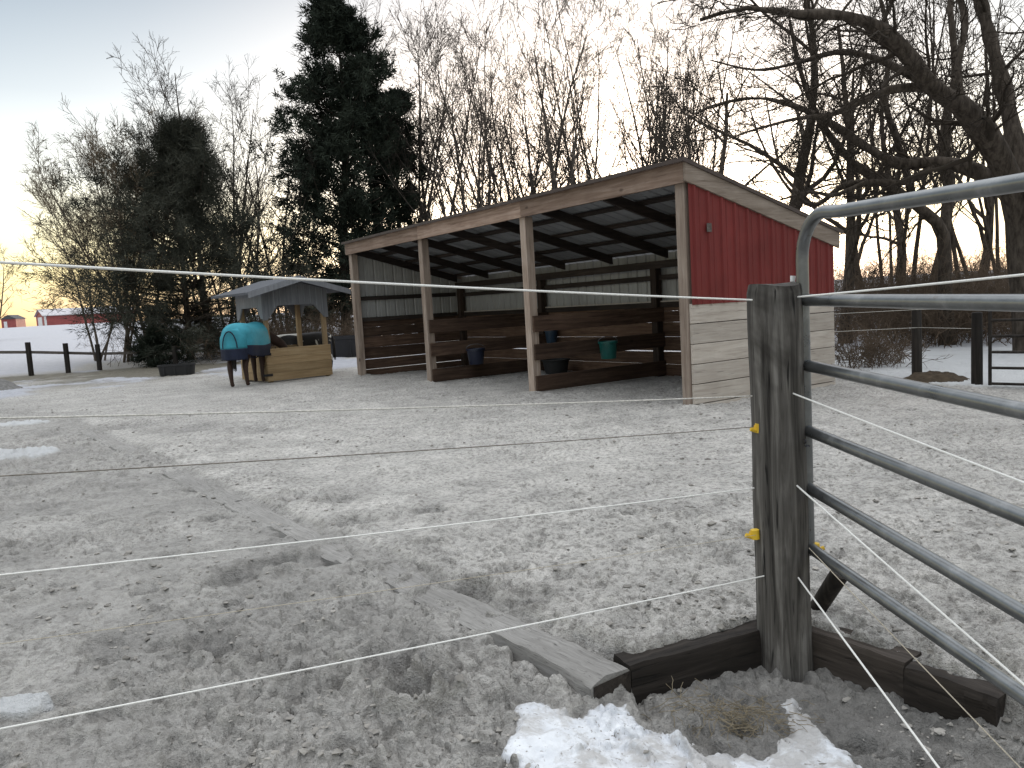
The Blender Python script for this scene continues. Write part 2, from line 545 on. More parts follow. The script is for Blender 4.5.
def height(x, y, fine=True):
    z, ins = base_h(x, y)
    d = np.hypot(x, y)
    near = 1 - sstep(22, 40, d)
    rough = (1 - ins) * 1.0 + ins * 0.62
    z = z + near * (fbm(x, y, 2.2, 3, 3) - .5) * 0.07
    z = z + (1 - near) * (fbm(x, y, 25, 3, 9) - .5) * 0.5
    if fine:
        n1 = fbm(x, y, 0.32, 4, 21, .55) - .5
        rid = 1 - np.abs(2 * fbm(x, y, 0.16, 3, 41, .5) - 1)
        patch = sstep(.40, .62, fbm(x, y, 1.1, 3, 77))
        notch = np.exp(-(((x - 1.0) / .55) ** 2 + ((y - 2.6) / .5) ** 2))
        wx = x + (fbm(x, y, .16, 2, 401) - .5) * .09; wy = y + (fbm(x, y, .16, 2, 411) - .5) * .09
        a1, a2, ai, at_ = worley(wx, wy, .085, 7)
        b1, b2, bi, bt = worley(wx + .01 * (ai - .5), wy, .036, 19)
        c1, c2, ci, ct = worley(wx * .8, wy, .24, 29)
        plate = (.009 * (ai - .5) + .017 * at_ - .007 * (1 - sstep(.0, .14, a2 - a1)) + .55 * (.007 * (bi - .5) + .016 * bt - .005 * (1 - sstep(0, .2, b2 - b1)))
                 + .020 * ct * sstep(.4, .6, fbm(x, y, .9, 3, 83)))
        z = z + near * plate * (1 - .45 * notch) * (ins * (.30 + .55 * patch) + (1 - ins) * (.55 + .75 * patch))
        fl = 1 - np.abs(2 * fbm(x * .8, y, 0.045, 3, 47, .55) - 1)
        clod = np.maximum(fbm(x, y, 0.075, 3, 61, .5) - .47, 0)
        z = z + near * rough * (n1 * .030 + (rid - .75) * .010 * (.35 + patch) + clod * .03 * (.25 + patch) + (fl - .5) * .009 * (.3 + patch))
        z = z + near * (fbm(x, y, 0.03, 2, 91) - .5) * .006
        for fx_ in (.07, 3.175, 6.35, 9.455):
            q_ = SHED_O + SX * fx_ + SY * .05
            z = z + .045 * np.exp(-((x - q_[0]) ** 2 + (y - q_[1]) ** 2) / .20 ** 2) * (.6 + .8 * vnoise(x * 6, y * 6, 71))
        for hx, hy, r, dp, a in _hp:
            m = (np.abs(x - hx) < r * 2.4) & (np.abs(y - hy) < r * 2.4)
            if not m.any(): continue
            dx = (x[m] - hx) / r; dy = (y[m] - hy) / r
            q = np.sqrt(dx * dx + dy * dy) * (1 + .35 * (vnoise(dx * 1.5 + hx * 9, dy * 1.5 + hy * 7, 5) - .5))
            z[m] += -dp * (1 - sstep(.55, 1.0, q)) + dp * .35 * np.exp(-((q - 1.25) / .3) ** 2)
    return z, ins


def gz(x, y):
    z, _ = height(np.array([float(x)]), np.array([float(y)]), False)
    return float(z[0])


SHED_TH = 0.9715
SHED_O = np.array([-3.294, 17.105])
SX = np.array([math.cos(SHED_TH), -math.sin(SHED_TH)]); SY = np.array([math.sin(SHED_TH), math.cos(SHED_TH)])


def snow_mask(x, y):
    d = np.hypot(x, y)
    n = fbm(x, y, 3.0, 5, 131, .6); n2 = fbm(x, y, 0.9, 4, 151, .6)
    u = (x - SHED_O[0]) * SX[0] + (y - SHED_O[1]) * SX[1]; v = (x - SHED_O[0]) * SY[0] + (y - SHED_O[1]) * SY[1]
    s = sstep(26, 36, d) * .62 + .05                      # field beyond the fence
    left = sstep(18.5, 21.0, d) * .66 * (1 - .45 * np.exp(-((d - 28) / 3.5) ** 2))
    s = np.maximum(s, left + .0)
    s = np.maximum(s, .62 + .3 * sstep(36, 50, d)) * (d > 36) + s * (d <= 36)
    right = sstep(2.9, 3.4, v + .5 * (n2 - .5)) * sstep(2.0, 4.0, u)       # behind and right of the shed
    s = np.maximum(s, right * .74)
    back = sstep(2.9, 3.6, v) * .62
    s = np.maximum(s, back)
    m = s + (n - .5) * .9 + (n2 - .5) * .35
    for px, py, rx, ry in ((4, 454, .50, .32), (16, 703, .13, .07), (-4, 426, .7, .2)):
        p = at(px, py)
        q = ((x - p[0]) / rx) ** 2 + ((y - p[1]) / ry) ** 2
        m = np.maximum(m, np.where(q < 4, 1.05 - .45 * q + (n2 - .5) * 1.1, -1))
    return sstep(.44, .56, m)


def build_ground():
    half = math.radians(41)
    ang = np.concatenate([np.linspace(-half, half, 860), np.linspace(half, 2 * math.pi - half, 72)[1:-1]])
    rad = np.concatenate([[.02], np.linspace(.2, 1.2, 14)[:-1], np.exp(np.linspace(math.log(1.2), math.log(30), 1250)),
                          np.exp(np.linspace(math.log(30), math.log(6000), 110))[1:]])
    A, R = np.meshgrid(ang, rad)
    x = (R * np.sin(A)).ravel(); y = (R * np.cos(A)).ravel()
    z, ins = height(x, y)
    sm = snow_mask(x, y)
    z = z + sm * .03 * (1 - sstep(40, 60, np.hypot(x, y)))
    d = np.hypot(x, y)
    q1, q2, qi, _ = worley(x + (fbm(x, y, .2, 3, 431) - .5) * .2, y, .15, 57)
    tone = 1 + (qi - .5) * .22 * (1 - sstep(12, 20, d)) + (fbm(x, y, .35, 4, 441) - .5) * .4
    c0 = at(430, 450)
    tone = tone * (1 + .20 * np.exp(-((x - c0[0]) / 4.5) ** 2 - ((y - c0[1]) / 4.0) ** 2) * ins)  # paddock centre lightened in the colour, imitating grazing sky sheen
    grass = sstep(20, 24, d) * sstep(.47, .60, fbm(x, y, 4, 4, 171))
    hol = np.zeros(x.shape)
    for hx, hy, hr in HOLLOW:
        hol = np.maximum(hol, np.exp(-((x - hx) ** 2 + (y - hy) ** 2) / (hr * 1.1) ** 2))
    hol = hol * sstep(.3, .6, fbm(x, y, .12, 3, 461) + .2 * hol)
    damp = (1 - ins) * (.45 + .55 * sstep(.30, .6, fbm(x, y, .8, 4, 191))) * (1 - .12 * sstep(6, 14, d)) * (1 - sstep(17, 20, d)) + ins * .22 * sstep(.55, .72, fbm(x, y, 1.3, 4, 193))
    notch = np.exp(-(((x - 1.0) / .55) ** 2 + ((y - 2.6) / .5) ** 2)) * (1 - ins)
    tone = tone * (1 - .42 * notch * sstep(.3, .6, fbm(x, y, .2, 3, 453) + .25 * notch))
    tone = tone * (1 - .30 * hol)
    nr, na = R.shape
    i = np.arange(nr - 1)[:, None]; j = np.arange(na)[None, :]
    jn = (j + 1) % na
    f = np.stack([i * na + j, i * na + jn, (i + 1) * na + jn, (i + 1) * na + j], -1).reshape(-1, 4)
    f = f[:, ::-1]
    m, nt, b = new_mat('sandy paddock ground')
    co = objco(nt)
    n1 = noise(nt, co, 1.7, 6, 0.65, 0.4); n2 = noise(nt, co, 26, 5, 0.7); n3 = noise(nt, co, 140, 3, 0.6)
    c = ramp(nt, n1, [(0.3, (.41, .392, .366)), (0.55, (.465, .445, .418)), (0.75, (.51, .49, .46))])
    c = mix(nt, ramp(nt, n2, [(0.38, (1, 1, 1)), (0.55, (0, 0, 0))]), c, mix(nt, .62, c, (.105, .096, .086)))
    c = mix(nt, ramp(nt, n3, [(0.34, (.8, .8, .8)), (0.42, (0, 0, 0))]), c, (.15, .135, .12))
    c = mix(nt, ramp(nt, n3, [(0.66, (0, 0, 0)), (0.72, (.7, .7, .7))]), c, (.60, .59, .58))
    c = mix(nt, math_n(nt, 'MULTIPLY', attr(nt, 'damp'), .72), c, mix(nt, n2, (.20, .188, .174), (.40, .384, .36)))
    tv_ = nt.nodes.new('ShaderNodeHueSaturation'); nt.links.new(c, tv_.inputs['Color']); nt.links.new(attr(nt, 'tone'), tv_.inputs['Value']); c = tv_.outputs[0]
    g = ramp(nt, noise(nt, co, 5, 6, 0.7), [(0.3, (.085, .075, .055)), (0.7, (.19, .172, .135))])
    c = mix(nt, attr(nt, 'grass'), c, g)
    sn = ramp(nt, noise(nt, co, 6, 4, .6), [(0.3, (.34, .345, .38)), (0.7, (.44, .445, .48))])
    sn = mix(nt, ramp(nt, n2, [(0.30, (.6, .6, .6)), (0.42, (0, 0, 0))]), sn, (.33, .31, .29))
    sn = mix(nt, attr(nt, 'clean'), sn, mix(nt, n1, (.46, .465, .47), (.60, .605, .61)))
    c = mix(nt, attr(nt, 'snow'), c, sn)
    nt.links.new(c, b.inputs['Base Color'])
    b.inputs['Roughness'].default_value = .75; b.inputs['Specular IOR Level'].default_value = .45
    h = math_n(nt, 'ADD', math_n(nt, 'MULTIPLY', n2, 1.0), math_n(nt, 'MULTIPLY', n3, .35))
    bump(nt, b, h, 1.0, .034)
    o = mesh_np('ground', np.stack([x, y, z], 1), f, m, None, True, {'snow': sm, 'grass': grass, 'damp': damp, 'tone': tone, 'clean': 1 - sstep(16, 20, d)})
    tag(o, kind='structure')


build_ground()


def pt_in_poly_dist(x, y, poly):
    """signed distance (positive inside) to a 2-D polygon"""
    best = np.full(x.shape, 1e9); ins = np.zeros(x.shape, bool)
    n = len(poly)
    for i in range(n):
        ax, ay = poly[i]; bx, by = poly[(i + 1) % n]
        dx, dy = bx - ax, by - ay
        t = np.clip(((x - ax) * dx + (y - ay) * dy) / (dx * dx + dy * dy), 0, 1)
        best = np.minimum(best, np.hypot(x - ax - t * dx, y - ay - t * dy))
        c = ((ay > y) != (by > y)) & (x < (bx - ax) * (y - ay) / (by - ay + 1e-12) + ax)
        ins ^= c
    return np.where(ins, best, -best)


def build_snow_bank():
    zz = -.16
    pix = [(500, 735), (535, 722), (570, 728), (610, 712), (650, 722), (672, 738), (700, 752), (740, 748), (765, 738), (760, 712),
           (772, 694), (795, 690), (822, 706), (850, 738), (885, 775), (900, 830), (870, 900), (700, 940), (540, 900), (490, 800)]
    poly = [tuple(at(a, b, zz)[:2]) for a, b in pix]
    px = [p[0] for p in poly]; py = [p[1] for p in poly]
    nx, ny = 420, 300
    X, Y = np.meshgrid(np.linspace(min(px) - .1, max(px) + .1, nx), np.linspace(min(py) - .1, max(py) + .1, ny))
    x = X.ravel(); y = Y.ravel()
    sd = pt_in_poly_dist(x, y, poly) + (fbm(x, y, .16, 4, 211, .6) - .5) * .17 + (fbm(x, y, .045, 3, 217, .6) - .5) * .05
    z, _ = height(x, y, True); zs, _ = height(x, y, False)
    prof = sstep(-.01, .09, sd)
    top = zs + .004 + .014 * prof + (fbm(x, y, .22, 3, 221) - .5) * .05 + (fbm(x, y, .05, 3, 231) - .5) * .022
    zz = z - .03 + (np.maximum(top, z + .006) - z + .03) * prof
    keep = (sd > -.05)
    i = np.arange(ny - 1)[:, None]; j = np.arange(nx - 1)[None, :]
    f = np.stack([i * nx + j, i * nx + j + 1, (i + 1) * nx + j + 1, (i + 1) * nx + j], -1).reshape(-1, 4)
    f = f[keep[f].all(1)]
    used = np.unique(f); remap = np.zeros(nx * ny, int); remap[used] = np.arange(len(used))
    m, nt, b = new_mat('old trodden snow')
    co = objco(nt)
    n1 = noise(nt, co, 9, 5, .65); n2 = noise(nt, co, 55, 4, .65)
    c = ramp(nt, n1, [(0.3, (.46, .475, .51)), (0.65, (.66, .675, .70))])
    c = mix(nt, ramp(nt, n2, [(0.33, (1, 1, 1)), (0.40, (0, 0, 0))]), c, (.20, .18, .165))
    c = mix(nt, ramp(nt, noise(nt, co, 4, 6, .7, .4), [(0.44, (.8, .8, .8)), (0.54, (0, 0, 0))]), c, (.36, .345, .33))
    ed = attr(nt, 'edge')
    c = mix(nt, math_n(nt, 'MULTIPLY', ramp(nt, math_n(nt, 'ADD', ed, math_n(nt, 'MULTIPLY', n1, .6)), [(.42, (1, 1, 1)), (.62, (0, 0, 0))]), .9), c, (.25, .235, .22))
    nt.links.new(c, b.inputs['Base Color'])
    b.inputs['Roughness'].default_value = .6; b.inputs['Subsurface Weight'].default_value = .0
    bump(nt, b, math_n(nt, 'ADD', n1, math_n(nt, 'MULTIPLY', n2, .5)), .7, .015)
    o = mesh_np('snow', np.stack([x, y, zz], 1)[used], remap[f], m, None, True, {'edge': np.clip(sd / .26, 0, 1)[used]})
    tag(o, 'patch of old white snow on the bare ground in front of the gate post', 'snow', kind='stuff')


build_snow_bank()


# ------------------------------------------------------------------ tubes for plants (vectorised)
def tubes(groups):
    """groups: list of (P[N,n,3], R[N,n], k) -> verts, faces"""
    V = []; Fs = []; base = 0
    for P, R, k in groups:
        if len(P) == 0: continue
        Nn, n, _ = P.shape
        T = np.gradient(P, axis=1); T /= np.linalg.norm(T, axis=2, keepdims=True) + 1e-9
        ref = np.where(np.abs(T[:, :1, 2:3]) < .8, np.array([0, 0, 1.0]), np.array([1.0, 0, 0]))
        ref = np.broadcast_to(ref, T.shape)
        A = np.cross(T, ref); A /= np.linalg.norm(A, axis=2, keepdims=True) + 1e-9
        B = np.cross(T, A)
        th = np.arange(k) * 2 * math.pi / k
        v = P[:, :, None, :] + R[:, :, None, None] * (A[:, :, None, :] * np.cos(th)[None, None, :, None] + B[:, :, None, :] * np.sin(th)[None, None, :, None])
        V.append(v.reshape(-1, 3))
        a = np.arange(Nn)[:, None, None] * n * k; i = np.arange(n - 1)[None, :, None] * k; j = np.arange(k)[None, None, :]
        jn = (j + 1) % k
        f = np.stack([a + i + j, a + i + jn, a + i + k + jn, a + i + k + j], -1).reshape(-1, 4) + base
        Fs.append(f); base += Nn * n * k
    return np.concatenate(V), np.concatenate(Fs)


def unit(v):
    return v / (np.linalg.norm(v, axis=-1, keepdims=True) + 1e-9)


def grow(P, R, m, rng, t0=.2, t1=1.0, lf=.5, ang=.8, npts=6, wander=.15, up=.1, rf=.6, taper=.3, rmin=.004, flat=0.0, tpow=1.0, lpow=.6, lmin=0.0):
    Np, n, _ = P.shape
    t = t0 + (t1 - t0) * rng.random((Np, m)) ** tpow
    fi = t * (n - 1); i0 = np.clip(fi.astype(int), 0, n - 2); fr = (fi - i0)[..., None]
    pi = np.arange(Np)[:, None]
    p0 = P[pi, i0] * (1 - fr) + P[pi, i0 + 1] * fr
    tan = unit(P[pi, i0 + 1] - P[pi, i0])
    r0 = R[pi, i0] * (1 - fr[..., 0]) + R[pi, i0 + 1] * fr[..., 0]
    plen = np.linalg.norm(np.diff(P, axis=1), axis=2).sum(1)[:, None]
    L = plen * lf * (1 - lpow * (t - t0) / (t1 - t0 + 1e-9)) * rng.uniform(.6, 1.25, (Np, m))
    L = np.maximum(L, lmin)
    rnd = rng.normal(size=(Np, m, 3)); rnd[..., 2] *= (1 - flat)
    perp = unit(rnd - tan * (rnd * tan).sum(-1, keepdims=True))
    a = ang * rng.uniform(.7, 1.3, (Np, m))[..., None]
    d = unit(tan * np.cos(a) + perp * np.sin(a))
    p0 = p0.reshape(-1, 3); d = d.reshape(-1, 3); L = L.reshape(-1); r0 = np.maximum(r0.reshape(-1) * rf * rng.uniform(.75, 1.1, L.shape), rmin)
    return walk(p0, d, L, r0, npts, rng, wander, up, taper, rmin)


def walk(p0, d, L, r0, npts, rng, wander, up, taper, rmin):
    pts = [p0]
    step = (L / (npts - 1))[:, None]
    for i in range(npts - 1):
        d = unit(d + rng.normal(size=d.shape) * wander + np.array([0, 0, up]))
        pts.append(pts[-1] + d * step)
    P = np.stack(pts, 1)
    R = np.maximum(r0[:, None] * np.linspace(1, taper, npts)[None], rmin * .8)
    return P, R


def tree_meshes(name, trunk_groups, crown_groups, mt, mc, root, extra=None):
    v, f = tubes(trunk_groups)
    mesh_np('trunk', v, f, mt, root)
    v, f = tubes(crown_groups)
    mesh_np('crown', v, f, mc, root)


def spire_tree(seed, H, stems=3, dens=1.0, lean=.18, mt='bark_grey', mc='twig', r=.09, label='', cat='tree', name='bare_tree'):
    """tall slim bare tree forking low into upright stems"""
    rng = np.random.default_rng(seed)
    root = tag(empty(name, (0, 0, 0)), label, cat)
    d0 = unit(np.concatenate([rng.normal(size=(stems, 2)) * lean, np.ones((stems, 1))], 1))
    P0, R0 = walk(np.zeros((stems, 3)) + rng.normal(size=(stems, 3)) * np.array([.12, .12, 0]), d0,
                  H * rng.uniform(.8, 1.0, stems), np.full(stems, r) * rng.uniform(.7, 1.1, stems), 14, rng, .045, .02, .1, .008)
    P0[:, 0, 2] = -.15
    P1, R1 = grow(P0, R0, int(16 * dens), rng, .2, 1, .38, .6, 9, .065, .045, .6, .2, .010, lpow=.58, tpow=.8)
    P0 = P0[:, :13]; R0 = R0[:, :13]
    P2, R2 = grow(P1, R1, int(8 * dens), rng, .12, 1, .44, .68, 6, .07, .022, .65, .3, .0075, lmin=.3)
    P3, R3 = grow(P2, R2, int(5 * dens), rng, .15, 1, .58, .7, 5, .08, .015, .75, .4, .0056, lmin=.25)
    tree_meshes(name, [(P0, R0, 7), (P1, R1, 5)], [(P2, R2, 3), (P3, R3, 3)], M[mt], M[mc], root)
    return root


def spread_tree(seed, H, r=.22, mt='bark_dark', mc='twig_dark', label='', name='bare_tree', lean=(0, 0), dens=1.0, fork=.3, fine=True):
    """rounder bare tree with crooked spreading limbs"""
    rng = np.random.default_rng(seed)
    root = tag(empty(name, (0, 0, 0)), label, 'tree')
    P0, R0 = walk(np.zeros((1, 3)), unit(np.array([[lean[0], lean[1], 1.0]])), np.array([H * .8]), np.array([r]), 16, rng, .07, .03, .22, .01)
    R0[:, 0] *= 1.35; P0[:, 0, 2] = -.15
    P1, R1 = grow(P0, R0, int(11 * dens), rng, fork, .98, .62, .85, 11, .13, .06, .55, .2, .012, lpow=.55)
    P2, R2 = grow(P1, R1, int(7 * dens), rng, .15, 1, .45, .75, 8, .15, .03, .55, .25, .007)
    P3, R3 = grow(P2, R2, int(5 * dens), rng, .12, 1, .55, .7, 6, .17, .02, .65, .35, .0062, lmin=.3)
    P4, R4 = grow(P3, R3, 3, rng, .15, 1, .65, .7, 5, .17, .0, .75, .5, .0048, lmin=.2)
    tree_meshes(name, [(P0, R0, 9), (P1, R1, 6)], [(P2, R2, 4), (P3, R3, 3)] + ([(P4, R4, 3)] if fine else []), M[mt], M[mc], root)
    return root


def blades(pts, dirs, rng, per, L, w, spread):
    n = len(pts)
    p = np.repeat(pts, per, 0) + rng.normal(size=(n * per, 3)) * L * .25
    d = unit(np.repeat(dirs, per, 0) + rng.normal(size=(n * per, 3)) * spread)
    ln = L * rng.uniform(.6, 1.3, (n * per, 1))
    sd = unit(np.cross(d, rng.normal(size=d.shape)))
    v = np.stack([p - sd * w * .5, p + sd * w * .5, p + d * ln + sd * w * .12], 1).reshape(-1, 3)
    f = np.arange(len(v)).reshape(-1, 3)
    return v, f


def conifer(seed, H, W, label, mat='needle', mt='bark_dark', nb=110, per=5, L=.24, w=.06, low=.06, up=.02, name='evergreen_tree', loose=.35, shape=.45, m2=9):
    rng = np.random.default_rng(seed)
    root = tag(empty(name, (0, 0, 0)), label, 'tree')
    P0, R0 = walk(np.zeros((1, 3)), np.array([[0.02, 0, 1.0]]), np.array([H]), np.array([H * .017]), 18, rng, .02, .03, .1, .02)
    P0[:, 0, 2] = -.15
    t = np.sort(low + (1 - low) * rng.random(nb) ** 1.05)
    fi = t * 17; i0 = np.clip(fi.astype(int), 0, 16); fr = (fi - i0)[:, None]
    p = P0[0, i0] * (1 - fr) + P0[0, i0 + 1] * fr
    az = rng.uniform(0, 6.283, nb)
    prof = (W * np.where(t < .2, .80 + t, 1.0) * np.clip((1 - t) ** shape, .05, 1) / (.8 ** shape)) ** 1 * rng.uniform(1 - loose, 1 + loose * .5, nb)
    d = unit(np.stack([np.cos(az), np.sin(az), .12 + .75 * t ** 1.5 + rng.normal(size=nb) * .14], 1))
    P1, R1 = walk(p, d, prof, np.maximum(.045 * (1 - t * .7), .012), 9, rng, .1, up, .2, .008)
    P2, R2 = grow(P1, R1, m2, rng, .30, 1, .36, .75, 6, .13, .03, .5, .4, .006, lmin=.35, lpow=.4)
    P3, R3 = grow(P2, R2, 3, rng, .2, 1, .6, .65, 4, .15, .03, .6, .5, .004, lmin=.22)
    pts = np.concatenate([P2[:, 1:].reshape(-1, 3), P3.reshape(-1, 3)])
    dd = np.concatenate([unit(np.gradient(P2, axis=1))[:, 1:].reshape(-1, 3), unit(np.gradient(P3, axis=1)).reshape(-1, 3)])
    v1, f1 = tubes([(P0, R0, 8), (P1, R1, 5)])
    mesh_np('trunk', v1, f1, M[mt], root)
    keep = rng.random(len(pts)) < .95
    v2, f2 = blades(pts[keep], dd[keep], rng, per, L, w, .55)
    mesh_np('crown', v2, f2, M[mat], root, False)
    return root


def place(o, px, y, label, s=1.0, rz=0.0, group=None, py=None, sz=None):
    x = atd(px, 330, y)[0]
    o.location = (x, y, gz(x, y) - .05)
    o.rotation_euler = (0, 0, rz)
    o.scale = (s, s, sz or s)
    o['label'] = label
    if group: o['group'] = group
    return o


exec_trees = True
if exec_trees:
    # ---- evergreens and neighbours on the left
    place(conifer(3, 13.4, 3.7, 'x', 'needle', nb=270, per=3, L=.24, w=.045, loose=.5, m2=9, shape=.52), 345, 33,
          'tall dark green evergreen tree rising behind the hay feeder, highest dark crown in view', 1, .3)
    place(conifer(8, 7.9, 4.3, 'x', 'needle_brown', nb=170, per=4, L=.30, w=.02, low=.04, loose=.85, m2=10, shape=.66), 188, 29,
          'dense brownish cedar tree left of the tall dark evergreen, behind the teal horse', 1, 1.1)
    place(conifer(15, 1.5, 1.3, 'x', 'needle', nb=34, per=4, L=.2, w=.04, low=.02, name='evergreen_shrub', m2=5, loose=.8), 158, 27,
          'low dark evergreen bush at the right end of the snowy field fence', .7, .5)
    place(conifer(19, 10.2, 1.5, 'x', 'needle', nb=70, per=3, L=.24, w=.045, loose=.7, shape=.5), 408, 34,
          'narrower thin dark evergreen against the right flank of the tall evergreen', 1, 2.2)
    pale = spire_tree(31, 8.5, 5, 1.2, .34, 'bark_pale', 'twig_pale', .06)
    place(pale, 122, 30,
          'pale tan bare tree with fine twigs at the left edge of the tree group', 1, 0)
    place(spire_tree(32, 11.5, 4, 1.0, .2, 'bark_grey', 'twig', .08), 232, 33,
          'fine grey bare tree standing between the brown cedar and the tall evergreen', 1, 0)
    grey = [o_ for o_ in COL.objects if o_.get('label', '').startswith('fine grey bare tree')][0]
    for src, px_, y_, lb_, s_, rz_ in [
        (pale, 96, 31, 'outermost pale tan bare tree at the far left of the tree group', .78, 2.0),
        (pale, 150, 33, 'pale tan bare tree showing above the left shoulder of the brown cedar', 1.1, 4.2),
        (grey, 262, 31, 'fine grey bare tree right behind the hay feeder, in front of the tall evergreen', .85, 2.2),
        (grey, 208, 36, 'taller fine grey bare tree rising behind the brown cedar', 1.12, 3.9)]:
        place(copy_tree(src), px_, y_, lb_, s_, rz_)
    a = spire_tree(33, 14, 5, 1.0, .16, 'bark_grey', 'twig', .10)
    b_ = spire_tree(34, 13, 4, 1.0, .2, 'bark_grey', 'twig', .10)
    c_ = spire_tree(35, 13.5, 6, .8, .24, 'bark_grey', 'twig', .085)
    L_ = [
        (a, 425, 35, 'slim bare tree just right of the tall evergreen, above the low roof end', 1.05, .2),
        (b_, 463, 32, 'upright bare tree above the shed roof near the second front post', .98, 1.0),
        (c_, 505, 34, 'many-stemmed bare sapling clump above the shed roof between the second and third front posts', .98, 2.0),
        (a, 545, 38, 'tall slender bare tree above the shed roof straight over the third front post', 1.0, 3.1),
        (b_, 588, 31, 'bare tree with forked stem above the roof right of the third front post', .95, 4.0),
        (c_, 640, 35, 'thin many-stemmed bare tree left of the high corner of the shed roof', .95, .8),
        (a, 700, 30, 'slender bare tree right behind the high front corner of the red shed', .85, 5.0),
        (c_, 482, 39, 'thin many-stemmed bare tree farther back, seen between the second and third front posts', 1.15, 1.4),
        (b_, 525, 42, 'far slim bare tree just left of the third front post, above the roof', 1.3, 5.2),
        (c_, 612, 38, 'tall many-stemmed bare tree above the right bay of the shed', 1.2, 3.6),
        (a, 668, 36, 'bare tree close left of the high front roof corner, behind the thinner stems', 1.1, 1.9),
        (b_, 385, 40, 'bare tree showing through the right side of the tall evergreen', 1.2, .4),
        (b_, 285, 37, 'thin bare tree half hidden behind the left side of the tall evergreen', .9, 2.4),
    ]
    used = set()
    for o, px, y, lb, s, rz in L_:
        t = o if id(o) not in used else copy_tree(o)
        used.add(id(o))
        place(t, px, y, lb, s, rz, 'bare trees in a row behind the shed')

    # ---- the woods on the right
    sp1 = spread_tree(41, 11, .2, fork=.28)
    sp2 = spread_tree(42, 9.5, .15, fork=.25)
    R_ = [
        (sp1, 790, 20, 'dark crooked bare tree rising behind the red side wall of the shed', 1.0, .4),
        (sp2, 845, 18, 'leaning bare tree just right of the shed, behind the curved gate corner', .95, 2.0),
        (sp1, 900, 27, 'bare tree standing deeper in the woods between the gate corner and the thick trunk', .95, 3.0),
        (sp2, 868, 24, 'thin bare tree behind the woodland edge right of the shed', 1.0, 4.4),
        (sp2, 975, 25, 'bare tree in the woods behind the huge leaning tree', 1.1, 1.2),
        (sp1, 735, 27, 'bare tree with broad twiggy crown over the front corner of the shed roof', .9, 5.4),
        (sp1, 665, 30, 'wide bare tree with twiggy crown behind the shed roof peak', .75, 2.6),
    ]
    for o, px, y, lb, s, rz in R_:
        t = o if id(o) not in used else copy_tree(o)
        used.add(id(o))
        place(t, px, y, lb, s, rz, 'bare trees in the woods right of the shed')

    def resample(pts, rad, n):
        pts = np.array(pts, float); rad = np.array(rad, float)
        # catmull-rom
        m = len(pts); t = np.linspace(0, m - 1, n); i = np.clip(t.astype(int), 0, m - 2); f = (t - i)[:, None]
        g = lambda k: pts[np.clip(k, 0, m - 1)]
        p0, p1, p2, p3 = g(i - 1), g(i), g(i + 1), g(i + 2)
        P = .5 * (2 * p1 + (p2 - p0) * f + (2 * p0 - 5 * p1 + 4 * p2 - p3) * f ** 2 + (3 * p1 - p0 - 3 * p2 + p3) * f ** 3)
        return P, np.interp(t, np.arange(m), rad)

    def limb_tree(name, label, base_px, y, limbs, seed, mt, mc, m1=16, m2=8, m3=6, rootdepth=0):
        """old tree whose big crooked limbs follow surveyed points: (px, py, depth offset, radius)"""
        rng = np.random.default_rng(seed)
        org = atd(base_px[0], base_px[1], y); org[2] = gz(org[0], org[1])
        root = tag(empty(name, org), label, 'tree')
        Ps = []; Rs = []
        for lm in limbs:
            P, R = resample([atd(a, b, y + dd) - org for a, b, dd, r in lm], [r for *_, r in lm], 22)
            Ps.append(P); Rs.append(R * .76)
        P0 = np.stack(Ps); R0 = np.stack(Rs)
        P0[0, 0, 2] = -.2
        bump_ = 1 + .10 * rng.normal(size=R0.shape)
        G = []
        for q in range(len(P0)):
            ln = np.linalg.norm(np.diff(P0[q], axis=0), axis=1).sum()
            m_ = max(4, int(m1 * ln / 5.5))
            A, B = grow(P0[q:q + 1], R0[q:q + 1], m_, rng, .28, 1, .0, 1.0, 9, .17, .03, .30, .2, .011, lmin=0)
            # branch length follows the limb's thickness, not its length
            fac = rng.uniform(.8, 2.3, len(A))[:, None, None]
            d_ = unit(rng.normal(size=(len(A), 3)))
            tn = unit(P0[q, -1] - P0[q, 0]); d_ = unit(d_ - .6 * tn * (d_ @ tn)[:, None] + tn * .45)
            A, B = walk(A[:, 0], d_, fac[:, 0, 0], B[:, 0], 9, rng, .17, .02, .22, .008)
            G.append((A, B))
        P1 = np.concatenate([g_[0] for g_ in G]); R1 = np.concatenate([g_[1] for g_ in G])
        P2, R2 = grow(P1, R1, m2, rng, .15, 1, .55, .75, 7, .16, .0, .6, .25, .0065)
        P3, R3 = grow(P2, R2, m3, rng, .15, 1, .55, .7, 6, .17, -.02, .65, .35, .0048, lmin=.2)
        P4, R4 = grow(P3, R3, 3, rng, .2, 1, .65, .7, 4, .17, -.02, .7, .5, .0036, lmin=.12)
        v, f = tubes([(P0, R0 * bump_, 12)])
        mesh_np('trunk', v, f, M[mt], root)
        v, f = tubes([(P1, R1, 5), (P2, R2, 4), (P3, R3, 3), (P4, R4, 3)])
        mesh_np('crown', v, f, M[mc], root)
        return root

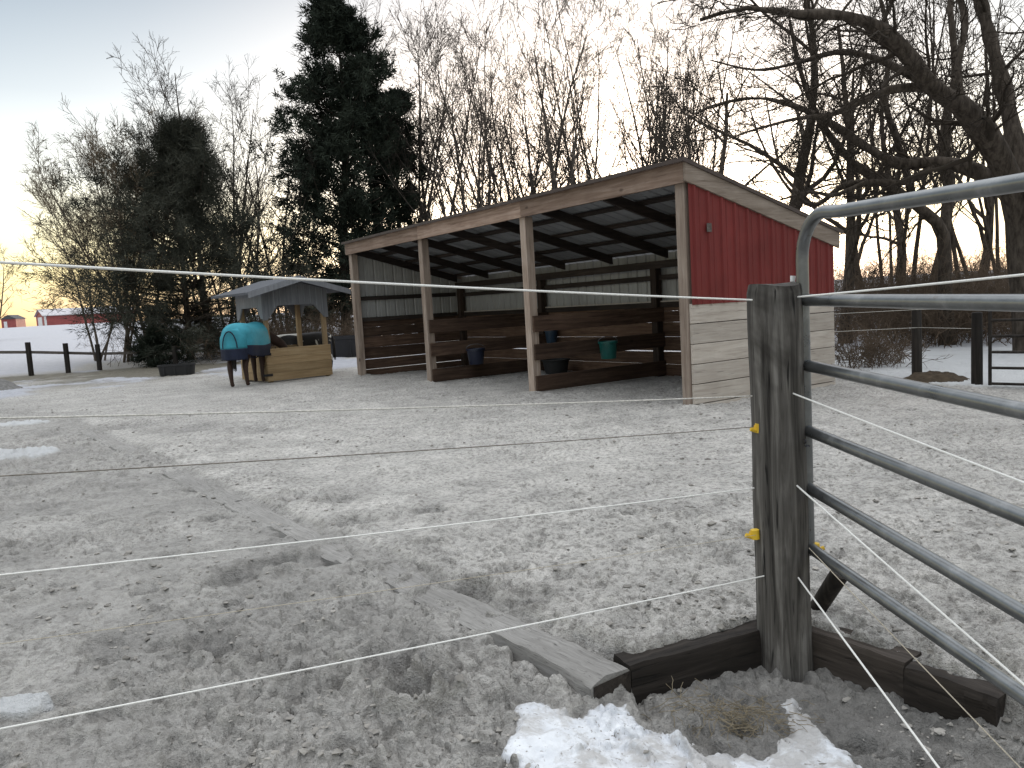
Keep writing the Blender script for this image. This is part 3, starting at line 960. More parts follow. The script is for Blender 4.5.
    limb_tree('bare_tree', 'huge old leaning bare tree with thick arching limbs at the right edge of the photo', (1034, 352), 13.5, [
        [(1034, 365, 0, .44), (1029, 290, 0, .36), (1022, 225, 0, .32), (1003, 165, -.2, .28), (968, 112, -.5, .22), (930, 86, -.8, .19), (908, 55, -1.0, .16), (878, 28, -1.2, .13), (840, 15, -1.4, .10), (795, 14, -1.5, .075), (745, 8, -1.5, .05), (700, 20, -1.4, .03)],
        [(1020, 215, 0, .16), (990, 178, .4, .17), (942, 162, .8, .14), (900, 164, 1.0, .12), (866, 147, 1.2, .10), (833, 124, 1.3, .085), (802, 109, 1.4, .065), (760, 98, 1.5, .045), (715, 105, 1.5, .03), (680, 122, 1.6, .015)],
        [(950, 100, -.6, .12), (926, 88, -.7, .10), (890, 90, -.6, .085), (860, 102, -.5, .07), (833, 114, -.4, .055), (800, 118, -.3, .04), (760, 128, -.2, .03), (725, 140, -.2, .015)],
        [(1024, 225, 0, .2), (1018, 160, .3, .19), (1004, 90, .6, .16), (988, 30, .8, .15), (975, -20, 1.0, .12), (960, -80, 1.2, .08), (950, -140, 1.3, .05)],
        [(1028, 250, 0, .22), (1040, 190, -.5, .2), (1045, 120, -1.0, .16), (1040, 50, -1.4, .13), (1050, -20, -1.8, .10), (1060, -90, -2, .06)],
        [(942, 162, .8, .1), (905, 182, .9, .08), (870, 182, 1.0, .065), (835, 195, 1.0, .05), (810, 192, 1.0, .035), (780, 200, 1.0, .02)],
        [(998, 165, -.2, .10), (968, 120, .3, .10), (958, 70, .6, .085), (965, 20, .8, .07), (950, -30, 1, .05), (940, -80, 1, .03)],
        [(930, 86, -.8, .1), (880, 60, -.3, .075), (840, 52, 0, .06), (800, 62, .2, .045), (757, 70, .3, .03), (710, 60, .4, .015)],
    ], 51, 'bark_dark', 'twig_dark', 14, 6, 5)
    limb_tree('bare_tree', 'thick dark trunk bending left at its fork, left of the huge leaning tree', (948, 345), 16, [
        [(948, 352, 0, .22), (945, 290, 0, .17), (942, 232, 0, .155), (915, 205, -.2, .13), (882, 182, -.4, .11), (850, 160, -.6, .10), (820, 120, -.7, .075), (800, 70, -.8, .05), (790, 20, -.9, .03)],
        [(943, 240, 0, .13), (950, 190, .3, .14), (945, 130, .5, .12), (955, 70, .7, .09), (950, 0, .9, .07), (955, -60, 1, .04)],
        [(882, 182, -.4, .09), (845, 185, 0, .075), (815, 205, .3, .06), (790, 190, .4, .045), (765, 150, .5, .03), (750, 110, .5, .015)],
        [(915, 205, -.2, .1), (900, 150, -.6, .085), (885, 100, -.9, .07), (890, 45, -1.1, .055), (878, -10, -1.2, .04)],
    ], 52, 'bark_dark', 'twig_dark', 10, 6, 5)

    # thin trunks of the young wood on the right
    sl = spire_tree(61, 10, 2, .8, .14, 'bark_dark', 'twig_dark', .075)
    for n_, (px, y, lb, s, rz) in enumerate([
        (905, 20, 'slim twin-stemmed young tree seen through the gap under the gate top rail', 1.0, 0),
        (925, 22, 'slim twin-stemmed young tree directly left of the thick dark trunk', 1.1, 1.4),
        (885, 22, 'slim twin-stemmed young tree halfway between shed and thick dark trunk', .9, 2.7),
        (973, 19, 'slim twin-stemmed young tree right of the thick dark trunk, before the huge tree', .95, 4.1),
        (1005, 23, 'slim twin-stemmed young tree behind the base of the huge leaning tree', 1.0, 5.0)]):
        t = sl if n_ == 0 else copy_tree(sl)
        place(t, px, y, lb, s, rz, 'young trees in the woods right of the shed')

    # ---- far tree at the left edge, trees at the far barn
    far = spire_tree(71, 9, 4, 1.0, .4, 'bark_grey', 'twig', .12)
    for n_, (px, y, lb, s, rz) in enumerate([
        (-6, 75, 'bare tree at the left edge of the snowy field, cut by the photo edge', 1.0, 0),
        (62, 240, 'small bare tree beyond the left half of the long red barn', .9, 1),
        (78, 245, 'small bare tree beyond the middle of the long red barn', .8, 2.2),
        (112, 250, 'small bare tree beyond the right end of the long red barn', .85, 3.4)]):
        t = far if n_ == 0 else copy_tree(far)
        place(t, px, y, lb, s, rz, 'distant bare trees over the field')

    # ---- brush
    def brush(name, label, spots, seed, mat, per=26, L=1.4, r=.008):
        rng = np.random.default_rng(seed)
        p = []; ht = []
        for x, y, w, h, n in spots:
            q = np.stack([x + rng.normal(size=n) * w, y + rng.normal(size=n) * w * .6, np.zeros(n)], 1)
            p.append(q); ht.append(np.full(n, h) * rng.uniform(.5, 1.25, n))
        p = np.concatenate(p); ht = np.concatenate(ht)
        p[:, 2] = [gz(a, b) for a, b in p[:, :2]]
        d = unit(np.stack([rng.normal(size=len(p)) * .5, rng.normal(size=len(p)) * .5, np.ones(len(p))], 1))
        P0, R0 = walk(p, d, ht, np.full(len(p), r), 7, rng, .16, -.02, .35, .004)
        P1, R1 = grow(P0, R0, 7, rng, .15, 1, .5, .7, 5, .2, -.01, .7, .4, .004)
        P2, R2 = grow(P1, R1, 3, rng, .2, 1, .6, .7, 4, .22, -.02, .8, .5, .0035, lmin=.15)
        v, f = tubes([(P0, R0, 4), (P1, R1, 3), (P2, R2, 3)])
        o = mesh_np(name, v, f, M[mat])
        tag(o, label, 'brush', kind='stuff')
    sp = []
    rg = np.random.default_rng(3)
    for k in range(46):
        px = rg.uniform(828, 1060); y = rg.uniform(15.2, 26)
        x = atd(px, 330, y)[0]; sp.append((x, y, .8, rg.uniform(1.1, 2.0) * (.75 + y / 60), 26))
    brush('brush', 'tangled brown leafless brush along the edge of the woods right of the shed', sp, 4, 'brush')
    sp = []
    for k in range(34):
        px = rg.uniform(165, 350); y = rg.uniform(27, 33)
        x = atd(px, 330, y)[0]; sp.append((x, y, 1.0, rg.uniform(1.0, 2.2), 22))
    brush('brush', 'brown leafless brush under the evergreens behind the hay feeder', sp, 6, 'brush')
    sp = []
    for k in range(40):
        px = rg.uniform(560, 1250); y = rg.uniform(30, 60)
        x = atd(px, 330, y)[0]; sp.append((x, y, 2.2, rg.uniform(2.0, 3.6), 24))
    brush('far_brush', 'distant thicket filling the woods far behind the shed', sp, 9, 'brush', r=.012)
    sp = []
    for k in range(10):
        px = 838 + k * 7 + rg.uniform(-2, 2); y = rg.uniform(12.0, 13)
        x = atd(px, 330, y)[0]; sp.append((x, y, .2, rg.uniform(.5, .85), 6))
    brush('weeds', 'thin dry weed stalks standing in the snow beyond the shed corner', sp, 12, 'brush', r=.006)

# ------------------------------------------------------------------ shed
def ribbed(x0, x1, z0f, z1f, axis, at_, out, pitch=.229, h=.02):
    """ribbed sheet in the plane of `axis`; z0f / z1f give bottom and top height; returns verts, faces"""
    us = []
    u = x0
    while u < x1 - 1e-6:
        for du, dv in ((0, 0), (.06, 0), (.075, 1), (.10, 1), (.115, 0), (.165, 0), (.17, .25), (.18, .25), (.185, 0)):
            if u + du < x1: us.append((u + du, dv * h * out))
        u += pitch
    us.append((x1, 0))
    vs = []
    for uu, o in us:
        for z in (z0f(uu), z1f(uu)):
            vs.append((uu, at_ + o, z) if axis == 'x' else (at_ + o, uu, z))
    n = len(us)
    fs = [(2 * i, 2 * i + 2, 2 * i + 3, 2 * i + 1) for i in range(n - 1)]
    return vs, fs


def solid(o, th):
    m = o.modifiers.new('thick', 'SOLIDIFY'); m.thickness = th; m.offset = 0
    return o


SL, SD, ZF, ZR = 9.525, 2.763, 2.605, 1.226
SLOPE = (1.8706 - 2.605) / 2.763
shed = thing('run_in_shed', 'open-front wooden horse shed with red metal side wall and sloping roof', 'shed', (SHED_O[0], SHED_O[1], 0), -SHED_TH)
PW = .14
fx = [PW / 2, SL / 3, 2 * SL / 3, SL - PW / 2]
zt = lambda y: ZF + SLOPE * y           # underside of the fascia / rafters' lower edge
for i, x in enumerate(fx):
    MB().box(x - PW / 2, x + PW / 2, 0, PW, -.4, ZF - .002).build('front_post', M['post'], shed, bevel=.006)
for x in fx:
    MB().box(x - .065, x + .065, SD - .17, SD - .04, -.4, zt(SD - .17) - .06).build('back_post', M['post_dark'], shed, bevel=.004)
# header, rafters, purlins
MB().box(.005, SL - .005, .03, .07, ZF - .002 + .004, ZF + .14).build('front_header', M['beam_x'], shed)
b = MB()
b.box(.005, SL - .005, SD - .21, SD - .172, zt(SD - .2) - .13, zt(SD - .2) - .01)
b.build('back_header', M['beam_x'], shed)
for i in range(8):
    x = .12 + (SL - .24) * i / 7
    MB().prism([(.072, zt(.07) + .01), (SD - .22, zt(SD - .22) + .01), (SD - .22, zt(SD - .22) + .15), (.072, zt(.07) + .15)], 'x', x - .022, x + .022).build('rafter', M['beam'], shed)
for i in range(5):
    y = .12 + (SD - .3) * i / 4
    z = zt(y) + .152
    MB().beam((.03, y, z + .02), (SL - .03, y, z + .02), .088, .036, (0, -SLOPE, 1)).build('purlin', M['beam_x'], shed)
# roof sheet
vs = []; us = []
u = -.10
while u < SL + .10:
    for du, dv in ((0, 0), (.06, 0), (.075, 1), (.10, 1), (.115, 0)):
        us.append((u + du, dv * .02))
    u += .229
us = [q for q in us if q[0] <= SL + .08]
for uu, o in us:
    for y in (-.09, SD + .16):
        vs.append((uu, y, zt(y) + .213 + o))
o = MB().add(vs, [(2 * i, 2 * i + 2, 2 * i + 3, 2 * i + 1) for i in range(len(us) - 1)]).build('roof', M['roof_under'], shed)
solid(o, .004)
MB().box(-.10, SL + .085, -.105, -.088, zt(-.09) + .19, zt(-.09) + .235).build('roof_trim', M['roof_edge'], shed)
MB().beam((SL + .088, -.10, zt(-.10) + .215), (SL + .088, SD + .16, zt(SD + .16) + .215), .02, .045, (0, -SLOPE, 1)).build('roof_trim', M['roof_edge'], shed)
# fascia
xs = [-.03, SL * .335, SL * .67, SL + .04]
b = MB()
for i in range(3):
    b.box(xs[i] + .0015, xs[i + 1] - .0015, -.045, -.004, ZF - .01, ZF + .225)
b.build('front_fascia', M['fascia_x'], shed, bevel=.003)
for xx0, xx1 in ((SL + .042, SL + .08), (-.07, -.032)):
    y0, y1 = -.045, SD + .10
    MB().prism([(y0, zt(y0) - .01), (y1, zt(y1) - .01), (y1, zt(y1) + .205), (y0, zt(y0) + .205)], 'x', xx0, xx1).build('side_fascia', M['fascia_y'], shed, bevel=.003)
# right wall: boards + red ribbed steel outside
BP = .235
b = MB()
for k in range(6):
    z1 = ZR - k * BP
    dz = random.uniform(-.003, .003)
    b.box(SL + .004, SL + .042, PW + .006 if False else .012, SD, z1 - BP + .006 + dz, z1 - .004)
b.build('side_boards', M['board_y'], shed, bevel=.004)
vs, fs = ribbed(.02, SD, lambda u: ZR - .015, lambda u: zt(u) + .06, 'y', SL + .046 + .002, 1)
vs = [(v[0], v[1], v[2]) for v in vs]
solid(MB().add(vs, fs).build('side_siding', M['red'], shed), .003)
MB().box(SL - .004 - .12, SL + .0035 - .0, -.0, .008, 0, 0.01).build('foot_plate', M['rail'], shed)
MB().box(SL + .072, SL + .076, .28, .36, 2.04, 2.14).build('patch', M['rail'], shed)
# left wall: white steel above, boards below with gaps
vs, fs = ribbed(.02, SD, lambda u: ZR - .02, lambda u: zt(u) + .12, 'y', -.004, -1)
solid(MB().add(vs, fs).build('side_siding', M['white_sheet'], shed), .003)
b = MB()
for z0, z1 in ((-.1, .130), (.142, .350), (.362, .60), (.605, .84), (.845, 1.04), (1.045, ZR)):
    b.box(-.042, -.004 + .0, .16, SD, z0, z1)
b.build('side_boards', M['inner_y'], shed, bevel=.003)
for z in (1.17, 1.62):
    MB().box(.002, .042, PW + .002, SD - .22, z, z + .085).build('girt', M['beam'], shed)
MB().box(SL - .044, SL - .003, PW + .004, SD - .22, 1.60, 1.685).build('girt', M['beam'], shed)
# back wall
vs, fs = ribbed(0, SL, lambda u: ZR - .02, lambda u: zt(SD) + .175, 'x', SD + .004, 1)
solid(MB().add(vs, fs).build('back_siding', M['white_sheet'], shed), .003)
b = MB()
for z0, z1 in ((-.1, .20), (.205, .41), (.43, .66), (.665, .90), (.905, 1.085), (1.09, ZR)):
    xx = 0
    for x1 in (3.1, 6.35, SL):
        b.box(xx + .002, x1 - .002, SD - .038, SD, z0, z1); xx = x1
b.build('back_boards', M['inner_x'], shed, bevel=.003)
for z in (1.15, 1.60):
    MB().box(.045, SL - .05, SD - .085, SD - .040, z, z + .085).build('girt', M['beam_x'], shed)
b = MB(); b.box(.05, SL - .05, SD - .075, SD - .0385, 1.236 + .003, 1.262)
b.build('ledge', M['board_y'], shed)
# dividers from the two middle posts back to the wall
for i in (1, 2):
    x = fx[i]
    for z0, z1 in ((.03, .265), (.50, .735), (.92, 1.155)):
        x0 = x + PW / 2 + .001
        MB().box(x0, x0 + .038, .03, SD - .05, z0, z1).build('divider_board', M['inner_y'], shed, bevel=.004)
# right stall wall boards inside, dark
b = MB()
for k in range(5):
    b.box(SL - .045, SL - .004, .16, SD - .18, .02 + k * .24, .02 + k * .24 + .233)
b.build('inner_boards', M['inner_y'], shed)


def shed_pt(x, y, z=0):
    return np.array([*(SHED_O + SX * x + SY * y), z])


def bucket(name, label, loc, r, h, mat, cat='bucket'):
    t = thing(name, label, cat, loc)
    prof = [(r * .78, 0), (r * .8, .004), (r * .98, h * .88), (r * 1.06, h * .89), (r * 1.06, h), (r * .99, h), (r * .95, h * .9), (r * .74, .02)]
    MB().lathe(prof, 24).build('tub', mat, t, True)
    pts = [(r * 1.05 * math.cos(a), 0, h + r * .5 * math.sin(a)) for a in np.linspace(0, math.pi, 13)]
    MB().tube(pts, .005, 6).build('handle', M['steel'], t, True)
    return t


bucket('bucket', 'green feed bucket hung on the right stall divider', shed_pt(2 * SL / 3 + .11 + .15, 1.32, .42), .145, .27, M['greenpl'])
bucket('bucket', 'blue grey bucket against the back wall, seen beside the third front post', shed_pt(3.55, SD - .20, .55), .125, .26, M['bluepl'])
bucket('bucket', 'dark navy bucket hung on the left stall divider', shed_pt(SL / 3 + .11 + .17, .86, .29), .165, .29, M['navypl'])
t = thing('feed_tub', 'black rubber feed tub on the floor of the middle stall', 'tub', shed_pt(4.1, SD - .55, 0))
MB().lathe([(.2, .0), (.25, .25), (.27, .26), (.27, .28), (.24, .28), (.19, .03)], 24).build('tub', M['rubber'], t, True)

# ------------------------------------------------------------------ gate post, edging timbers
def gate_post():
    top = atd(775, 286, PP[1]); base = at(786, 668, -.2)
    y = PP[1] - .03
    top = atd(774, 285, y); bot = atd(786, 690, y)
    H = top[2] - bot[2]
    t = thing('gate_post', 'thick round weathered wooden gate post, dark stained at its foot', 'post', (bot[0], y, bot[2] - .1))
    n, k = 60, 48
    vs = []; 
    zs = np.linspace(0, H + .1, n)
    dx = top[0] - bot[0]
    for i, z in enumerate(zs):
        f = max(0, (z - .1)) / H
        R = .099 + .008 * (1 - f) + .002 * math.sin(z * 9)
        if i == n - 1: R -= .006
        for j in range(k):
            a = 2 * math.pi * j / k
            q = R + .004 * (float(vnoise(np.array([a * 1.4]), np.array([z * 1.1]), 4)[0]) - .5) + .0032 * (float(vnoise(np.array([a * 7]), np.array([z * 1.5]), 9)[0]) - .5)
            if j == 0 or j == 31: q -= .008 * min(1, z * 1.2)
            vs.append((dx * f + q * math.cos(a), q * math.sin(a), z + (.008 * math.sin(a * 2 + 1) if i == n - 1 else 0)))
    fs = [(i * k + j, i * k + (j + 1) % k, (i + 1) * k + (j + 1) % k, (i + 1) * k + j) for i in range(n - 1) for j in range(k)]
    c = len(vs); vs.append((dx, 0, H + .104))
    fs += [((n - 1) * k + j, (n - 1) * k + (j + 1) % k, c) for j in range(k)]
    MB().add(vs, fs).build('shaft', M['gatepost'], t, True)
    return t, bot, top, y


post, pbot, ptop, PY = gate_post()


def local(p):
    return np.array(p) - np.array(post.location)


def insulator(px, py, dirx):
    c = local(atd(px, py, PY - .02))
    b = MB()
    b.tube([c, c + np.array([dirx * .035, -.01, .0])], [.014, .014], 10)
    b.tube([c + np.array([dirx * .018, -.012, -.018]), c + np.array([dirx * .02, -.012, .018])], .017, 10)
    b.tube([c + np.array([dirx * .03, -.01, -.012]), c + np.array([dirx * .055, -.012, -.002])], .009, 8)
    b.build('insulator', M['yellow'], post, True)


insulator(759, 533, -1)
insulator(809, 547, 1)
insulator(764, 427, -1)
pc = local(atd(793, 300, PY + .02))
MB().tube([pc, pc + np.array([0, 0, .075])], [.006, .006], 8).build('pin', M['steel'], post, True)
MB().tube([pc + np.array([0, 0, .07]), pc + np.array([.002, 0, .092])], [.009, .010], 10).build('pin_cap', M['whitepl'], post, True)


def timber(name, label, p, q, w, h, zc=None, mat=None, roughness=.006, seed=0):
    """edging timber from p to q (outer top edge line), body to the right of p->q"""
    p = np.array(p, float); q = np.array(q, float)
    d = (q - p); L = np.linalg.norm(d[:2]); rz = math.atan2(d[1], d[0])
    t = tag(empty(name, (p[0], p[1], 0), rz), label, 'timber', 'timbers edging the paddock')
    nx, ny = 60, 7
    rng = np.random.default_rng(seed)
    prof = [(0, 0), (0, .25), (0, .5), (0, .75), (0, .93), (-.06, 1.0), (-.35, 1.0), (-.65, 1.0), (-.94, 1.0), (-1, .93), (-1, .5), (-1, 0)]
    vs = []
    k = len(prof)
    for i in range(nx + 1):
        x = L * i / nx
        for j, (a, b_) in enumerate(prof):
            nn = (float(vnoise(np.array([x * 5 + seed]), np.array([j * 1.3]), 3)[0]) - .5) * roughness * 2 + (float(vnoise(np.array([x * 30 + seed]), np.array([j * 2.1]), 8)[0]) - .5) * roughness
            vs.append((x, a * w + (nn if a in (0, -1) else 0), p[2] + (q[2] - p[2]) * i / nx + (b_ - 1) * h + (nn if b_ == 1 else 0)))
    fs = [(i * k + j, i * k + j + 1, (i + 1) * k + j + 1, (i + 1) * k + j) for i in range(nx) for j in range(k - 1)]
    fs += [tuple(range(k))[::-1], tuple(nx * k + j for j in range(k))]
    MB().add(vs, fs, rng.random()).build('beam', mat or M['timber'], t, True)
    return t


M['timber_top'] = wood('sandy grey timber', (.17, .162, .152), (.255, .245, .231), (.33, .319, .303), 'x', 20, crack=.7, tintamt=.12)
E3 = lambda p, z: (p[0], p[1], z)
_pd = (PP - CN) / np.linalg.norm(PP - CN)
# short one from the corner to the post (body must lie on the far side: to the left of CN->PP, so go PP->CN)
timber('edging_timber', 'short dark timber between the gate post and the open timber end on its left', E3(PP - _pd * .07, -.008), E3(CN + _pd * .004, -.012), .13, .26, seed=3)
_rd = (RE - PP) / np.linalg.norm(RE - PP)
mid = PP + _rd * (np.linalg.norm(RE - PP) * .60)
timber('edging_timber', 'dark timber running right from the gate post under the lowest gate rail', E3(mid, -.012), E3(PP + _rd * .07, -.008), .13, .26, seed=5)
out = np.array([_rd[1], -_rd[0]]); out = out if out[1] < 0 else -out
timber('edging_timber', 'chewed block-like timber end at the far right, below the gate', E3(RE + out * .02, -.02), E3(mid + _rd * .012 + out * .025, -.02), .16, .28, seed=8, roughness=.012)
# long edging line
segs = [(.0, 1.75, -.012, 'near timber of the long left edging, its end face coloured dark for shade beside the snow'),
        (1.78, 4.0, -.026, 'second timber of the long left edging, half buried in grey sand'),
        (4.03, 6.5, -.029, 'third timber of the long left edging, almost buried in grey sand'),
        (6.53, 10.6, -.006, 'farthest timber of the long left edging, a thin dark line towards the horses')]
for n_, (a0, a1, z, lb) in enumerate(segs):
    off = -_ln * .0
    p = CN + _ld * a0 + off; q = CN + _ld * a1 + off
    # body to the left (outside): go from p to q with body on right of direction -> swap
    tb = timber('edging_timber', lb, E3(q, z), E3(p, z), .19, .22, seed=20 + n_, roughness=.011, mat=M['timber_top'])
    if n_ == 0:
        ll = float(np.linalg.norm(q - p))
        MB().box(ll + .001, ll + .004, -.186, -.003, z - .22, z - .012).build('shaded_end', M['timber'], tb)  # thin dark plate over the timber end, standing in for shade

# ------------------------------------------------------------------ pipe gate in the foreground
def gate():
    y0 = PY - .02
    p0 = atd(803, 300, y0); p1 = atd(1024, 305, 1.98)
    d = (p1 - p0); d[2] = 0; Lseg = np.linalg.norm(d); d /= Lseg
    zr = []
    for ya, yb in ((217, 182), (300, 303), (365, 411), (430, 517), (487, 613), (547, 695)):
        zr.append((atd(803, ya, y0)[2], atd(1024, yb, 1.98)[2]))
    t = thing('pipe_gate', 'grey metal pipe gate with six rails and a rounded top corner in the right foreground', 'gate', (p0[0], p0[1], 0), math.atan2(d[1], d[0]))
    G = 3.4
    def Z(k, s): return zr[k][0] + (zr[k][1] - zr[k][0]) * s / Lseg
    zb = zr[-1][0] - .0
    r = .0232
    # frame: stile + rounded corner + top rail
    R = .16
    z1 = Z(0, .1)
    pts = [(0, 0, zb - .03), (0, 0, z1 - R - .3), (0, 0, z1 - R)]
    for a in np.linspace(0, math.pi / 2, 9)[1:]:
        pts.append((R - R * math.cos(a), 0, z1 - R + R * math.sin(a) + .004))
    for s in np.linspace(R + .1, G, 12):
        pts.append((s, 0, Z(0, s)))
    MB().tube(pts, r, 20).build('frame', M['gate'], t, True)
    for k in range(1, 6):
        pts = [(s, 0, Z(k, s)) for s in np.linspace(-.018 if k in (1, 2) else -.005, G, 8)]
        b = MB().tube(pts, r * .96, 20)
        b.build('rail', M['gate'], t, True)
    MB().tube([(G, 0, Z(5, G) - .02), (G, 0, Z(0, G))], r, 16).build('far_stile', M['gate'], t, True)
    # short brace pipe under the lowest rail
    a = atd(815, 612, y0 + .16) - np.array(t.location); b_ = atd(841, 572, y0 + .02) - np.array(t.location)
    ca, sa = d[0], d[1]
    loc = lambda v: np.array([v[0] * ca + v[1] * sa, -v[0] * sa + v[1] * ca, v[2]])
    MB().tube([loc(a), loc(b_)], [.034, .036], 18).build('brace', M['fencepost'], t, True)
    # latch chain
    b = MB()
    c = loc(atd(803, 440, y0 - .03) - np.array(t.location))
    for k in range(4):
        cc = c + np.array([.004 * k, -.004, -.002 * k - .012 * (k % 2)])
        ring = [cc + np.array([.012 * math.cos(q) + .018 * (k - 1.5), .007 * math.sin(q) * (k % 2), .007 * math.sin(q) * ((k + 1) % 2) + .002]) for q in np.linspace(0, 2 * math.pi, 10)]
        b.tube(ring, .0028, 6)
    b.build('chain', M['steel'], t, True)
    return t


gate()

# ------------------------------------------------------------------ rope strands
GR_L = 'rope strands of the left fence'
GR_R = 'rope strands of the right fence'


def strand(name, label, p, q, r, mat, group, ext=1.0, sag=.012, cat='rope'):
    p = np.array(p); q = np.array(q)
    q2 = p + (q - p) * ext
    n = 40
    pts = []
    for i in range(n + 1):
        s = i / n
        v = p + (q2 - p) * s
        v = v + np.array([0, 0, -sag * 4 * s * (1 - s)])
        pts.append(v - p)
    o = MB().tube(pts, r, 8).build(name, mat, None, True)
    o.location = p
    tag(o, label, cat, group)
    return o


YL = 1.9; EXT = 1.42
lft = [((752, 300), (0, 258), .0034, 'rope', 'highest thick white rope running left from the top of the gate post'),
       ((752, 396), (0, 414), .0024, 'rope_dirty', 'second rope from the top running left from the gate post, passing the shed post feet'),
       ((753, 427), (0, 472), .0016, 'rope_dark', 'third rope from the top, grimy and dull, leaving the post at the upper yellow insulator'),
       ((754, 488), (0, 571), .0023, 'rope', 'fourth white rope from the top running left across the rough ground'),
       ((756, 535), (0, 640), .0010, 'rope_thin', 'hair-thin wire leaving the post at the lower left yellow insulator'),
       ((764, 576), (0, 725), .0027, 'rope', 'lowest white rope running left across the near ground')]
for a, b_, r, m, lb in lft:
    strand('fence_rope', lb, atd(*a, PY - .06), atd(*b_, YL), r, M[m], GR_L, EXT)
rgt = [((798, 297), (1024, 273), 1.9, .0034, 'rope', 'highest white rope running right over the second gate rail'),
       ((792, 393), (1024, 481), 1.9, .0032, 'rope', 'white rope slanting right between the third and fourth gate rails'),
       ((795, 484), (1024, 683), 1.9, .0033, 'rope', 'white rope slanting right from mid post towards the lower right corner'),
       ((797, 576), (940, 768), 1.95, .0032, 'rope', 'steepest white rope running down from the lower post past the timbers'),
       ((809, 548), (1024, 770), 1.9, .0017, 'rope_thin', 'thin tan wire running right from the right yellow insulator')]
for a, b_, yb, r, m, lb in rgt:
    strand('fence_rope', lb, atd(*a, PY - .085), atd(*b_, yb), r, M[m], GR_R, 2.05, .004)
# the outlying posts the ropes run to
pl = atd(752, 300, PY) + (atd(0, 258, YL) - atd(752, 300, PY)) * EXT
t = thing('fence_post', 'round wooden fence post outside the left frame edge holding the left ropes', 'post', (pl[0], pl[1], -.4))
MB().lathe([(.06, 0), (.06, 1.0), (.058, 2.0), (.05, 2.03)], 20).build('shaft', M['gatepost'], t, True)

# ------------------------------------------------------------------ hay feeder with gable roof
def feeder():
    fl = at(269, 383); fr = at(333, 375.8)
    d = fr - fl; W = np.linalg.norm(d[:2]); rz = math.atan2(d[1], d[0])
    t = thing('hay_feeder', 'roofed wooden hay feeder with pine box and grey gable roof', 'hay feeder', (fl[0], fl[1], 0), rz)
    D = 1.4; BH = .72
    b = MB()
    for z in np.arange(0.03, BH - .05, .1725):
        b.box(0, W, 0, .035, z, z + .168)
    b.build('front_boards', M['feeder'], t, bevel=.003)
    b = MB()
    for z in np.arange(0.03, BH - .05, .1725):
        b.box(0, W, D - .035, D, z, z + .168)
    b.build('back_boards', M['feeder'], t)
    for x0 in (.0, W - .035):
        b = MB()
        for z in np.arange(0.03, BH - .3, .1725):
            b.box(x0, x0 + .035, .037, D - .037, z, z + .168)
        b.build('side_boards', M['feeder'], t)
    ps = .09
    for x in (0.037, W - .037 - ps):
        for y in (.037, D - .037 - ps):
            MB().box(x, x + ps, y, y + ps, 0, 1.94).build('post', M['feeder_post'], t, bevel=.004)
    ze = 1.97; zp = 2.17; oh = .42; cx = W / 2
    hw = cx + oh; sl = (zp - ze) / cx
    # gable panels with a cut-out arch
    for y in (-.002, D - .034):
        poly = [(.0, 1.32), (.09, 1.32), (.34, 1.62), (W - .34, 1.62), (W - .09, 1.32), (W, 1.32), (W, ze - .03), (cx, zp - .05), (0, ze - .03)]
        b = MB()
        b.prism(poly, 'y', y, y + .03)
        b.build('gable_panel', M['grey_panel'], t)
        b = MB()
        for x in np.arange(.12, W - .05, .14):
            zt_ = ze - .05 + (cx - abs(x - cx)) * sl
            zb_ = 1.36 + max(0, min(.28, (min(x, W - x) - .09) * 1.2)) + .01
            b.box(x, x + .012, y - .006, y - .001, zb_, zt_)
        b.build('panel_batten', M['grey_panel'], t)
    for x in (-.002, W - .03):
        b = MB()
        b.prism([(.03, 1.35), (.12, 1.35), (.3, 1.60), (D - .3, 1.60), (D - .12, 1.35), (D - .03, 1.35), (D - .03, ze - .04), (.03, ze - .04)], 'x', x, x + .032)
        b.build('side_panel', M['grey_panel'], t)
    b = MB()
    for sgn in (-1, 1):
        xe = cx + sgn * hw; zz = zp - hw * sl
        pr = [(cx, zp), (xe, zz), (xe, zz + .05), (cx, zp + .055)]
        b.prism(pr, 'y', -.32, D + .32)
    b.build('roof', M['shingle'], t)
    for sgn in (-1, 1):
        xe = cx + sgn * hw; zz = zp - hw * sl
        MB().prism([(cx, zp - .07), (xe, zz - .07), (xe, zz + .045), (cx, zp + .05)], 'y', -.345, -.322).build('barge_board', M['grey_panel'], t)
    for z in (.14, .58):
        MB().box(-.12, .10, -.012, -.004, z, z + .05).build('strap', M['blackpl'], t)
    # hay
    rng = np.random.default_rng(2)
    n = 500
    p = np.stack([rng.uniform(.15, W - .15, n), rng.uniform(.2, D - .2, n), rng.uniform(.3, .55, n)], 1)
    P, R = walk(p, unit(rng.normal(size=(n, 3)) * np.array([1, 1, .4])), rng.uniform(.15, .3, n), np.full(n, .006), 4, rng, .3, 0, .7, .004)
    v, f = tubes([(P, R, 3)])
    o = mesh_np('hay', v, f, M['hay'], t); tag(o, kind='stuff')
    return fl, W, rz


FL, FWid, FRZ = feeder()


# ------------------------------------------------------------------ horses
def skin_body(name, verts, edges, radii, mat, parent, sub=2):
    me = bpy.data.meshes.new(name)
    me.from_pydata(verts, edges, [])
    me.update()
    o = bpy.data.objects.new(name, me); COL.objects.link(o); o.parent = parent
    m = o.modifiers.new('skin', 'SKIN'); m.use_smooth_shade = True
    for i, r in enumerate(radii):
        r = r if hasattr(r, '__len__') else (r, r)
        me.skin_vertices[0].data[i].radius = r
    me.skin_vertices[0].data[0].use_root = True
    s = o.modifiers.new('sub', 'SUBSURF'); s.levels = sub; s.render_levels = sub
    me.materials.append(mat)
    return o


